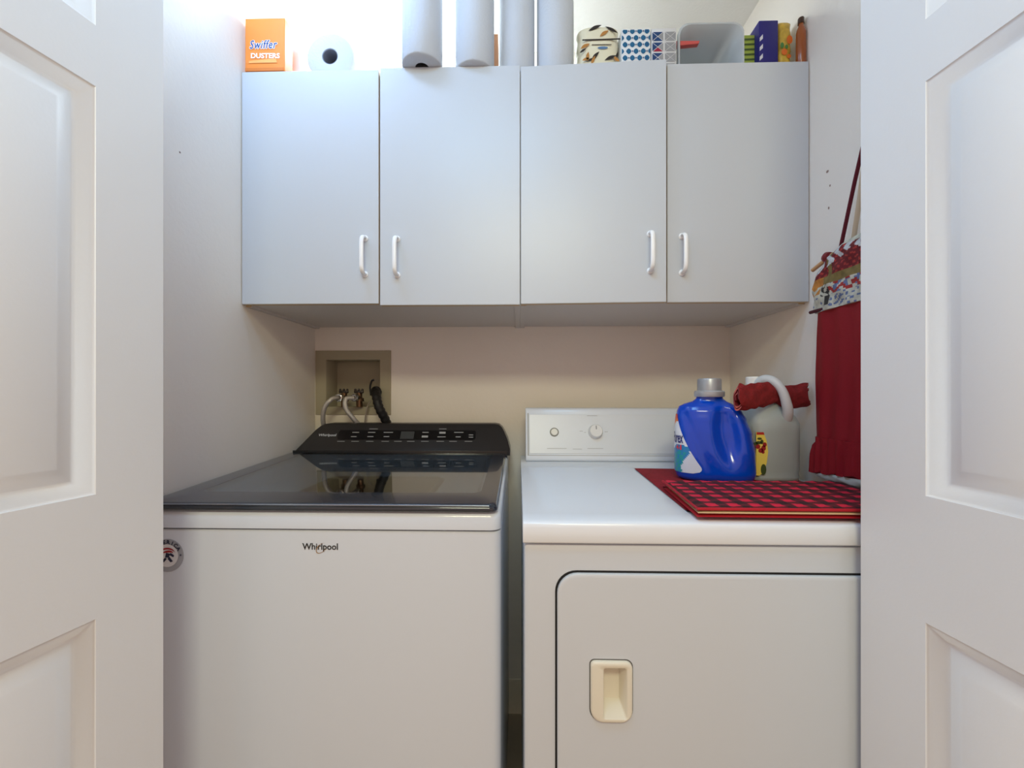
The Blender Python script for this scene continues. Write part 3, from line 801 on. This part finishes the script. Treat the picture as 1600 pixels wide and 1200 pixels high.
bm = flat(bmesh.new(), [blob(-.042, .102, .008, .004), blob(-.034, .104, .004, .006), blob(-.050, .099, .006, .004), blob(-.040, .112, .006, .003), blob(-.030, .034, .007, .014)], fr)
obj('label_leaf', bm, mat('leaf_green', (62, 78, 38), .45), jl, keep=True, kind='stuff')

# ------------------------------------------------------------------ rolled red cloth through the handle
cm = mat('terry_red', (142, 34, 38), .95, bump=1.0, bscale=260, vary=.25, vscale=90)
bm = bmesh.new()
def cloth_pt(t, a, r):
    # t along, a angle round the flattened roll, r layer radius factor
    P0 = Vector((.528, 1.015, 1.160)); P1 = Vector((.600, 1.050, 1.164)); P2 = Vector((.665, 1.112, 1.163)); P3 = Vector((.752, 1.105, 1.165))
    p = P0*(1-t)**3+P1*3*t*(1-t)**2+P2*3*t*t*(1-t)+P3*t**3
    sq_ = 1-.28*math.exp(-((t-.62)/.12)**2)
    hz = (.031-.001*t)*sq_*r; hy = .0145*r*(1-.15*t)
    wob = 1+.09*math.sin(a*3+t*7)+.05*math.sin(a*5-t*19)+.04*math.sin(t*41+a)
    end = (.005*math.sin(a*2+.8)+.0015*math.sin(a*4))*abs(2*t-1)**2
    return p+Vector((end*(1 if t < .5 else 1.2), hy*math.sin(a)*wob, hz*math.cos(a)*wob-.004*math.sin(t*9)))
NT, NA = 60, 40
spiral = []
K = 2*NA+16
rows = []
for j in range(NT+1):
    t = j/NT
    rows.append([cloth_pt(t, i/NA*2*PI, 1-.58*max(0, i-NA*.95)/(K-NA*.95)-.02*math.sin(i*.3)) for i in range(K)])
inn = [[p+Vector((0, 0, 0)) for p in r] for r in rows]
# thicken the rolled sheet
vo = [[bm.verts.new(p) for p in r] for r in rows]
vi = []
for j, r in enumerate(rows):
    t = j/NT; line = []
    for i in range(K):
        rr = 1-.58*max(0, i-NA*.95)/(K-NA*.95)-.02*math.sin(i*.3)-.13
        line.append(bm.verts.new(cloth_pt(t, i/NA*2*PI, max(rr, .05))))
    vi.append(line)
for j in range(NT):
    for i in range(K-1):
        bm.faces.new([vo[j][i], vo[j+1][i], vo[j+1][i+1], vo[j][i+1]])
        bm.faces.new([vi[j][i], vi[j][i+1], vi[j+1][i+1], vi[j+1][i]])
    bm.faces.new([vo[j][0], vi[j][0], vi[j+1][0], vo[j+1][0]]); bm.faces.new([vo[j][K-1], vo[j+1][K-1], vi[j+1][K-1], vi[j][K-1]])
for jj in (0, NT):
    for i in range(K-1):
        f = bm.faces.new([vo[jj][i], vo[jj][i+1], vi[jj][i+1], vi[jj][i]]); f.material_index = 1
obj('rolled_cloth', bm, [cm, mat('cloth_hem', (186, 96, 90), .95)], None, 'rolled dark red terry cloth threaded through the jug handle', 'cloth', ang=80)

# ------------------------------------------------------------------ hanging fabric bag holder on the right wall
HX = XR-.006
root = thing('fabric_bag_holder', 'hanging red fabric bag holder with a printed quilted top on the right wall', 'bag holder', (HX, .93, .96))
def hh(px, py): p = bX(px, py, HX-.012); return p.y, p.z
YC0 = .925                                            # its centre line along the wall
def skirt_half(z):
    tab = [(.968, .150), (1.010, .146), (1.040, .138), (1.052, .131), (1.060, .131), (1.10, .133), (1.20, .134), (1.30, .130), (1.372, .126)]
    return interp(tab, z)[0]
def sk(z0, z1, nz, amp, thick, wave, shrink=0.0):
    rings = []
    N = 96
    for j in range(nz+1):
        z = z0+(z1-z0)*j/nz; hw = skirt_half(z); ring = []
        for i in range(N):
            a = 2*PI*i/N; c, s = math.cos(a), math.sin(a)
            y = YC0+hw*math.copysign(abs(c)**.8, c)
            fold = amp*math.sin(wave*y*160+math.sin(z*11)*.8)*(1-.3*j/nz)
            x = HX-.017-thick*math.copysign(abs(s)**.6, s)*(1 if s > 0 else .75)-(fold if s > 0 else 0)
            zz = z+((.003*math.sin(y*130)+.004-(y-1.0)*.10)*(1-j/nz) if z0 < 1.0 else 0)
            ring.append((min(x, HX-.0005), y, zz))
        rings.append(ring)
    return rings
skirt_m = mat('crimson_cotton', (140, 8, 26), .7, bump=.25, bscale=180)
bm = loft(bmesh.new(), sk(1.052, 1.372, 40, .0028, .014, .7))
obj('skirt', bm, skirt_m, root, ang=80)
bm = loft(bmesh.new(), sk(.974, 1.062, 16, .0050, .018, 1.6))
obj('ruffle', bm, skirt_m, root, ang=80)
# printed top: padded half-round pouch in patches
tabT = [(1.366, .129), (1.374, .133), (1.395, .136), (1.42, .138), (1.445, .134), (1.46, .124), (1.475, .108), (1.490, .090), (1.503, .066), (1.512, .036), (1.516, .010)]
def pad(z, N=220):
    hw = interp(tabT, z)[0]; ring = []
    th = .018*min(1, (1.52-z)/.03)
    for i in range(N):
        a = 2*PI*i/N; c, s = math.cos(a), math.sin(a)
        y = YC0+hw*math.copysign(abs(c)**.75, c)
        x = HX-.019-th*math.copysign(abs(s)**.7, s)*(1 if s > 0 else .9)
        if s > 0: x -= .003*math.sin(y*90)*math.sin(z*120)
        ring.append((min(x, HX-.0005), y, z))
    return ring
zs = [1.366+(1.516-1.366)*i/80 for i in range(81)]
bm = loft(bmesh.new(), [pad(z) for z in zs])
bm.faces.ensure_lookup_table()
palette = [('print_cream', (206, 206, 190)), ('print_berry', (112, 22, 30)), ('print_orange', (206, 138, 62)), ('print_olive', (134, 116, 66)), ('print_blue', (108, 124, 166)), ('print_dark', (52, 50, 50)), ('print_rose', (172, 52, 48)), ('print_pale', (216, 220, 222))]
pm_ = [mat(n_, c_, .75, vary=.35, vscale=60) for n_, c_ in palette]
for f in bm.faces:
    c = f.calc_center_median(); y, z = c.y-YC0, c.z
    u = y/.135; v = (z-1.366)/.15
    n1 = math.sin(y*210+2*math.sin(z*150)); n2 = math.sin(z*260+1.7*math.sin(y*170))
    m_ = 0
    if v > .52:
        m_ = 6 if math.sin(y*330+math.sin(z*300))*math.sin(z*340) > .35 else 1
        if abs(u-.48) < .05: m_ = 3
        if v > .80-.25*abs(u) and n1 > 0: m_ = 7
        if v > .92: m_ = 0
    elif v > .40: m_ = 3 if u < .62 else 2
    elif u > .72 and v > .28: m_ = 2 if n2 > -.2 else 0
    elif v > .22:
        m_ = 5 if (abs(u-.6) < .10 and n1*n2 > -.1) else (4 if u < .45 and n1 > 0 else 0)
        if u < .5 and n2 > .3: m_ = 6
    else:
        m_ = 0 if n1*n2 < .45 else 4
        if abs(u-.55) < .06 and v > .08: m_ = 5
    f.material_index = m_
obj('printed_top', bm, pm_, root, 'quilted top printed with fruit and patches', ang=70)
bm = tube(bmesh.new(), smooth_path([(HX-.030, YC0+.137*math.cos(a), 1.371) for a in [0.0, .9, 1.57, 2.2, PI]], 6), .0042, 8)
obj('piping', bm, mat('maroon_piping', (70, 12, 26), .7), root)
# dowel with red knob
bm = tube(bmesh.new(), [Vector((HX-.020, 1.068, 1.4785)), Vector((HX-.020, 1.000, 1.497))], .0048, 12)
dw = obj('dowel', bm, mat('pale_wood', (198, 152, 104), .5), root)
bm = lathe(bmesh.new(), [(.003, -.010), (.010, -.008), (.013, 0), (.010, .008), (.003, .010)], (HX-.022, 1.014, 1.494), 'Y', 20)
obj('knob', bm, mat('red_knob', (120, 26, 34), .4), dw)
# strap up to a hook
top = Vector((HX-.010, .918, 1.735))
bm = bmesh.new()
tube(bm, [Vector((HX-.020, .978, 1.500)), Vector((HX-.012, .947, 1.640)), top], .0022, 8, ry=.0048, up=(0, 1, 0))
tube(bm, [Vector((HX-.020, .858, 1.500)), Vector((HX-.012, .889, 1.640)), top], .0022, 8, ry=.0048, up=(0, 1, 0))
obj('strap', bm, mat('maroon_strap', (96, 14, 36), .7), root)
bm = tube(bmesh.new(), [Vector((HX-.012, .953, 1.500)), Vector((HX-.008, .938, 1.60)), top-Vector((0, 0, .03))], .0018, 8, ry=.006, up=(0, 1, 0))
obj('backing_strip', bm, mat('beige_strap', (206, 190, 164), .8), root, 'pale beige strip behind the strap')
bm = tube(bmesh.new(), smooth_path([(XR, .918, 1.742), (XR-.012, .918, 1.739), (XR-.02, .918, 1.742), (XR-.020, .918, 1.752)], 4), .0028, 10)
lathe(bm, [(.009, 0), (.009, -.003), (.006, -.004)], (XR, .918, 1.742), 'X', 16)
obj('wall_hook', bm, chrome, None, 'small metal hook on the right wall carrying the red fabric bag holder', 'hook')

# crumpled plastic bags bulging out of the open bottom of the holder
bm = bmesh.new(); rings = []
for j in range(25):
    t = j/24; y = .85+(1.055-.85)*t; k = math.sin(PI*min(max(t, .03), .97))**.5
    rings.append([(HX-.022+(.011*k*math.cos(a))*(1+.12*math.sin(a*3+t*20)), y, .968+.012*(1-t)+(.012*k*math.sin(a))*(1+.16*math.sin(a*2+t*31))) for a in [2*PI*i/24 for i in range(24)]])
loft(bm, rings)
obj('plastic_bag', bm, mat('bag_plastic', (214, 226, 222), .25, trans=.3, ior=1.2), None, 'pale crumpled plastic bag peeking out under the ruffle of the red holder', 'plastic bag', ang=80)

# ------------------------------------------------------------------ things on top of the wall cabinets
paper = mat('paper_white', (200, 207, 216), .85, bump=.5, bscale=150)
core_m = mat('card_core', (132, 140, 152), .8)
def standing_roll(px0, px1, yc, label, h=.28, wrap=False, r=None):
    c = bY((px0+px1)/2, 100, yc); R = r or (bY(px1, 100, yc).x-bY(px0, 100, yc).x)/2*.97
    root = thing('paper_towel_roll', label, 'paper roll', (c.x, yc, ZS+.004), group='standing paper towel rolls on the cabinets')
    ri = .019
    bm = lathe(bmesh.new(), [(ri, 0), (R-.003, 0), (R, .003), (R, h-.003), (R-.003, h), (ri, h), (ri, 0)], (c.x, yc, ZS+.004), seg=48)
    # drop the end caps the helper adds
    bm.faces.ensure_lookup_table()
    bmesh.ops.delete(bm, geom=[f for f in bm.faces if len(f.verts) > 10], context='FACES')
    obj('paper', bm, paper, root, ang=50)
    bm = lathe(bmesh.new(), [(ri-.0012, .001), (ri-.0002, .001), (ri-.0002, h-.001), (ri-.0012, h-.001), (ri-.0012, .001)], (c.x, yc, ZS+.004), seg=32)
    bm.faces.ensure_lookup_table()
    bmesh.ops.delete(bm, geom=[f for f in bm.faces if len(f.verts) > 10], context='FACES')
    obj('core', bm, core_m, root)
    return root, c, R
ra, ca, Ra = standing_roll(628, 692, YD+.004, 'white paper towel roll overhanging the cabinet front, its core hole showing')
rb, cb, Rb = standing_roll(711, 773, YD+.030, 'white paper towel roll right of the one with a visible core hole')
rc_, cc_, Rc = standing_roll(779, 836, 1.185, 'white paper towel roll above the seam between the two cabinets')
rd, cd, Rd = standing_roll(838, 897, 1.185, 'white paper towel roll next to the yellow and black printed packet')
# roll lying on its side
RR = .066; c = bY(515.5, 79, 1.15)
root = thing('paper_towel_roll', 'fat white paper roll lying on its side, hole facing out', 'paper roll', (c.x, 1.285, ZS))
cyl = (c.x, 1.15, ZS+RR+.0005)
bm = lathe(bmesh.new(), [(.0225, 0), (RR-.004, 0), (RR, .004), (RR, .266), (RR-.004, .27), (.0225, .27), (.0225, 0)], cyl, 'Y', 64)
bmesh.ops.delete(bm, geom=[f for f in bm.faces if len(f.verts) > 10], context='FACES')
obj('paper', bm, paper, root, ang=50)
bm = lathe(bmesh.new(), [(.0205, .001), (.022, .001), (.022, .269), (.0205, .269), (.0205, .001)], cyl, 'Y', 32)
bmesh.ops.delete(bm, geom=[f for f in bm.faces if len(f.verts) > 10], context='FACES')
obj('core', bm, core_m, root)
# orange duster box
p0 = bY(383, 100, 1.120).x; p0 = max(p0, XL+.003); p1 = bY(445, 100, 1.120).x
root = thing('duster_box', 'orange cardboard box of dusters at the left end of the cabinet top', 'box', ((p0+p1)/2, 1.14, ZS+.004))
bm = box(bmesh.new(), p0, p1, 1.120, 1.160, ZS+.0045, ZS+.150, .0012, 1)
bx = obj('carton', bm, mat('orange_card', (238, 138, 52), .45), root)
bm = box(bmesh.new(), p0+.001, p1-.003, 1.1185, 1.1195, ZS+.0048, ZS+.013)
obj('flap_edge', bm, mat('dark_orange', (214, 120, 44), .5), root)
fx = (p0+p1)/2
def f2(px, py): return bY(px, py, 1.1188)
bm = text_on(bmesh.new(), 'DUSTERS', (f2(414.5, 87), (1, 0, -.02), (0, 0, 1)), width=.080, height=.0145, bold=.03)
obj('lettering', bm, mat('print_white', (246, 240, 230), .5), bx, keep=True)
bm = bmesh.new()
for k in range(8):
    text_on(bm, 'Swiffer', (f2(412, 69.5)+Vector((.0014*math.cos(k*PI/4), -.00002*k, .0014*math.sin(k*PI/4))), (1, 0, .0), (.18, 0, 1)), width=.074, height=.023, bold=.012, space=1.12)
obj('lettering_outline', bm, MATS['print_white'], bx, keep=True, kind='stuff')
bm = text_on(bmesh.new(), 'Swiffer', (f2(412, 69.5)-Vector((0, .0006, 0)), (1, 0, .0), (.18, 0, 1)), width=.074, height=.023, bold=.012, space=1.12)
obj('brand_lettering', bm, mat('print_blue_script', (16, 60, 132), .5), bx, keep=True)
bm = flat(bmesh.new(), [[(0, 0), (.078, 0), (.074, .012), (.0, .006)]], (f2(389, 96.5)+Vector((0, -.0001, -.004)), (1, 0, 0), (0, 0, 1)))
obj('brush_band', bm, mat('print_tan', (246, 170, 92), .5), bx, keep=True)
# pale soft bag
def soft_pack(name, label, cat, px0, px1, yf, dep, h, m, group=None, round_=.25):
    x0 = bY(px0, 100, yf).x; x1 = bY(px1, 100, yf).x; x1 = min(x1, XR-.006)
    rings = []; N = 40
    for j in range(17):
        v = j/16; k = min(1, math.sin(PI*min(v, 1-v)+.0)*2.2+.12); k = k**.5*(1-round_*.2)+round_*.2*k
        ring = []
        for i in range(N):
            a = 2*PI*i/N; c_, s_ = math.cos(a), math.sin(a); e = .55
            kx = .93+.07*k
            ring.append(((x0+x1)/2+(x1-x0)/2*kx*math.copysign(abs(c_)**e, c_)+.0015*math.sin(v*23+a), yf+dep/2+dep/2*max(.12, k)*math.copysign(abs(s_)**e, s_), ZS+.0006+h*v))
        rings.append(ring)
    root = thing(name, label, cat, ((x0+x1)/2, yf+dep/2, ZS), group=group)
    o = obj('pouch', loft(bmesh.new(), rings), m, root, ang=60)
    return root, o, x0, x1
soft_pack('soft_packet', 'pale pinkish white soft packet between the orange box and the lying roll', 'packet', 448, 476, 1.20, .05, .19, mat('pale_pink_film', (244, 232, 236), .4, vary=.08, vscale=50))
# sliver of cardboard behind the second and third standing rolls
xa = bY(772.5, 80, 1.215).x; xb = bY(779, 80, 1.215).x
root = thing('brown_carton', 'thin brown carton edge showing between two paper towel rolls', 'box', ((xa+xb)/2, 1.27, ZS))
bm = prism(bmesh.new(), [(xa-.012, 0), (xb-.003, 0), (xb-.003, .2), (xa-.024, .2)], ((0, 1.245, ZS+.0006), (1, 0, 0), (0, 0, 1), (0, 1, 0)), .06)
obj('carton', bm, mat('brown_card', (140, 96, 66), .8), root)
# napkin packet with black and gold leaves
root, o, x0, x1 = soft_pack('napkin_packet', 'cream napkin packet printed with black and gold leaves', 'packet', 904, 969, 1.150, .10, .150, mat('cream_film', (226, 222, 196), .4), round_=.5)
yp = 1.1485
def leaf(cx, cy, L_, W_, a):
    out = []
    for i in range(10):
        t = i/9; out.append((t*L_-L_/2, W_*math.sin(PI*t)))
    for i in range(8, 0, -1):
        t = i/9; out.append((t*L_-L_/2, -W_*math.sin(PI*t)*.5))
    return [(cx+x*math.cos(a)-y*math.sin(a), cy+x*math.sin(a)+y*math.cos(a)) for x, y in out]
fr = ((x0, yp, ZS), (1, 0, 0), (0, 0, 1))
bm = flat(bmesh.new(), [leaf(.046, .050, .034, .006, .9), leaf(.034, .041, .030, .004, .35), leaf(.088, .045, .036, .006, .35), leaf(.106, .052, .02, .004, 1.4), leaf(.012, .066, .022, .004, .6), leaf(.045, .128, .04, .006, .4), leaf(.09, .122, .04, .005, -.5), leaf(.05, .025, .04, .006, .1)]+[[(.036, .081), (.090, .0805), (.090, .0825), (.036, .0830)], [(.010, .0935), (.114, .0945), (.114, .0985), (.010, .0975)]], fr)
obj('printed_black_leaf', bm, mat('leaf_black', (34, 28, 26), .5), o, keep=True, kind='stuff')
bm = flat(bmesh.new(), [leaf(.026, .050, .026, .006, 1.5), leaf(.040, .038, .030, .005, 1.2), leaf(.020, .042, .022, .005, .3), leaf(.104, .042, .020, .006, 2.4), leaf(.018, .078, .030, .006, .5), leaf(.07, .112, .03, .006, .6), leaf(.100, .025, .03, .005, .6)], (Vector(fr[0])+Vector((0, -.0003, 0)), (1, 0, 0), (0, 0, 1)))
obj('printed_gold_leaf', bm, mat('leaf_gold', (178, 124, 58), .5), o, keep=True, kind='stuff')
bm = flat(bmesh.new(), [blob(.066, .073, .014, .0038, 20)], (Vector(fr[0])+Vector((0, -.0004, 0)), (1, 0, 0), (0, 0, 1)))
obj('printed_blue_oval', bm, mat('oval_blue', (92, 128, 168), .5), o, keep=True)
# dark edge of a packet at its left
# tissue boxes
def carton(name, label, px0, px1, yf, dep, h, m, cat='box', group=None):
    x0 = bY(px0, 100, yf).x; x1 = min(bY(px1, 100, yf).x, XR-.005)
    root = thing(name, label, cat, ((x0+x1)/2, yf+dep/2, ZS), group=group)
    o = obj('carton', box(bmesh.new(), x0, x1, yf, yf+dep, ZS+.0006, ZS+h, .002, 2), m, root)
    return root, o, x0, x1
root, o, x0, x1 = carton('tissue_box', 'white tissue box printed with a blue trellis pattern', 971, 1016.5, 1.150, .11, .125, mat('card_white', (226, 230, 234), .45), group='tissue boxes on the cabinet')
W_ = x1-x0; b1 = bmesh.new(); b2 = bmesh.new(); fr = ((x0, 1.1494, ZS), (1, 0, 0), (0, 0, 1)); fr2 = ((x0, 1.1491, ZS), (1, 0, 0), (0, 0, 1))
def clipc(p): return [(min(max(x, .001), W_-.001), min(max(y, .002), .122)) for x, y in p]
nx = 4; pw = W_/nx; ph = .0215
for r_ in range(-1, 7):
    for c_ in range(-1, nx+1):
        ox = c_*pw+(pw/2 if r_ % 2 else 0)+pw/2; oy = r_*ph*.85+.008
        if ox < -.002 or ox > W_+.002 or oy < 0: continue
        el_ = [(ox+pw*.36*math.copysign(abs(math.cos(a))**1.3, math.cos(a)), oy+ph*.36*math.copysign(abs(math.sin(a))**1.3, math.sin(a))) for a in [2*PI*k/16 for k in range(16)]]
        pc = clipc(el_)
        if max(q_[0] for q_ in pc)-min(q_[0] for q_ in pc) > .001 and max(q_[1] for q_ in pc)-min(q_[1] for q_ in pc) > .001: flat(b1, [pc], fr)
        if 0.004 < ox < W_-.004: flat(b2, [blob(ox+pw*.5 if ox+pw*.5 < W_-.004 else ox, oy, .0016, .0025, 8)], fr2)
obj('printed_diamond', b1, mat('trellis_teal', (20, 96, 140), .5), o, keep=True, kind='stuff'); obj('printed_dot', b2, mat('dot_navy', (34, 50, 110), .5), o, keep=True, kind='stuff')
root, o, x0, x1 = carton('tissue_box', 'tissue box printed with navy, crimson and grey triangles', 1018, 1057, 1.150, .11, .125, mat('card_offwhite', (216, 218, 220), .45), group='tissue boxes on the cabinet')
W_ = x1-x0; cols = {'navy': (30, 66, 118), 'crimson': (156, 24, 62), 'grey': (150, 152, 156)}
cell = W_/2; bs = {k: bmesh.new() for k in cols}
for j in range(0, 4):
    for i in range(2):
        ax, ay = i*cell, j*cell*.85
        m_ = .0016
        cx_, cy_ = ax+cell/2, ay+cell*.425
        C4 = [(ax+m_, ay+m_), (ax+cell-m_, ay+m_), (ax+cell-m_, ay+cell*.85-m_), (ax+m_, ay+cell*.85-m_)]
        for k in range(4):
            p, q_ = C4[k], C4[(k+1) % 4]
            gx, gy = (p[0]+q_[0]+cx_)/3, (p[1]+q_[1]+cy_)/3
            tri = [(gx+(a-gx)*.88, gy+(b-gy)*.88) for a, b in (p, q_, (cx_, cy_))]
            if max(t[1] for t in tri) > .122: continue
            nm = ('crimson', 'grey', 'navy', 'navy')[k] if i == 0 else 'grey'
            if i == 0 and j % 2 and k == 0: nm = 'navy'
            flat(bs[nm], [tri], ((x0, 1.1494, ZS+.001), (1, 0, 0), (0, 0, 1)))
for k, b_m in bs.items(): obj('printed_triangle', b_m, mat('triangle_'+k, cols[k], .5), o, k+' printed triangles', keep=True, kind='stuff')
# clear tub with red lid inside, opening to the front
xa, xb = bY(1060, 80, 1.16).x, bY(1163, 80, 1.16).x
root = thing('plastic_tub', 'clear whitish plastic tub lying on its side, rim facing out', 'tub', ((xa+xb)/2, 1.22, ZS))
bm = bmesh.new(); h = .145
def tr(i, y, g=0, zlo=ZS+.001): return [(x, y, z) for x, z in rrect(xa+i, xb-i, zlo+i*.6+g, zlo+h-i, .030, 7)]
loft(bm, [tr(.004, 1.160), tr(0, 1.160), tr(0, 1.170), tr(.006, 1.172), tr(.018, 1.280), tr(.022, 1.284), tr(.024, 1.281), tr(.010, 1.172), tr(.004, 1.160)], cap=False)
bm.faces.new([bm.verts.new(p) for p in tr(.0225, 1.2825)])
obj('shell', bm, mat('tub_plastic', (212, 220, 226), .25, trans=.35, ior=1.2), root, ang=50)
bm = prism(bmesh.new(), [(.0015, .099), (.064, .104), (.066, .112), (.0015, .113)], ((xa, 1.178, ZS), (1, 0, 0), (0, 0, 1), (0, 1, 0)), .014, .001)
obj('insert', bm, mat('salmon_red', (206, 92, 88), .45), root, 'salmon red insert')
# green striped carton, blue box, yellow snack bag, brown bottle at the right end
root, o, x0, x1 = carton('green_striped_carton', 'green striped carton between the clear tub and the blue box', 1161, 1184, 1.172, .07, .12, mat('card_green', (148, 168, 72), .5)); 
W_ = x1-x0
bm = flat(bmesh.new(), [[(.001, z), (W_-.001, z+.001), (W_-.001, z+.0065), (.001, z+.0055)] for z in (.020, .034, .048, .062, .076, .090, .104)], ((x0, 1.1714, ZS), (1, 0, 0), (0, 0, 1)))
obj('printed_stripe', bm, mat('stripe_dark_green', (66, 88, 44), .5), o, keep=True, kind='stuff')
root, o, x0, x1 = carton('blue_box', 'dark blue box with a striped white band on its left edge', 1186, 1216, 1.150, .09, .14, mat('card_navy', (28, 22, 112), .45))
bm = bmesh.new()
flat(bm, [[(.0015, .002), (.010, .006), (.010, .022), (.0015, .016)], [(.0015, .030), (.010, .038), (.010, .050), (.0015, .040)], [(.0015, .056), (.010, .064), (.010, .076), (.0015, .066)], [(.0015, .082), (.010, .090), (.010, .102), (.0015, .092)]], ((x0, 1.1494, ZS), (1, 0, 0), (0, 0, 1)))
obj('printed_band', bm, mat('band_white', (210, 212, 220), .5), o, keep=True, kind='stuff')
root, o, x0, x1 = soft_pack('snack_bag', 'yellow and orange printed snack bag beside the blue box', 'packet', 1217, 1239, 1.150, .07, .15, mat('yellow_film', (218, 182, 70), .35, vary=.45, vscale=45), round_=.6)
fr = ((x0, 1.1485, ZS), (1, 0, 0), (0, 0, 1))
bm = flat(bmesh.new(), [blob(.014, .052, .008, .009), blob(.026, .040, .006, .006), blob(.028, .085, .008, .012)], fr)
obj('printed_patch', bm, mat('patch_orange', (222, 112, 40), .4), o, 'orange printed spots', keep=True)
bm = flat(bmesh.new(), [blob(.008, .070, .005, .008), blob(.020, .066, .004, .006)], fr)
obj('printed_patch', bm, mat('patch_green', (72, 128, 62), .4), o, 'green printed spots', keep=True)
cx_ = XR-.0128
root = thing('brown_bottle', 'slim amber brown bottle against the right wall on the cabinet top', 'bottle', (cx_, 1.131, ZS))
bm = lathe(bmesh.new(), [(.011, 0), (.012, .002), (.012, .085), (.010, .096), (.006, .104), (.006, .112)], (cx_, 1.131, ZS+.0006), seg=32)
obj('glass', bm, mat('amber', (150, 78, 30), .2, coat=.3), root)
bm = lathe(bmesh.new(), [(.0075, .110), (.0075, .124), (.0065, .126)], (cx_, 1.131, ZS+.0006), seg=24)
obj('cap', bm, mat('cap_dark', (60, 36, 22), .4), root)
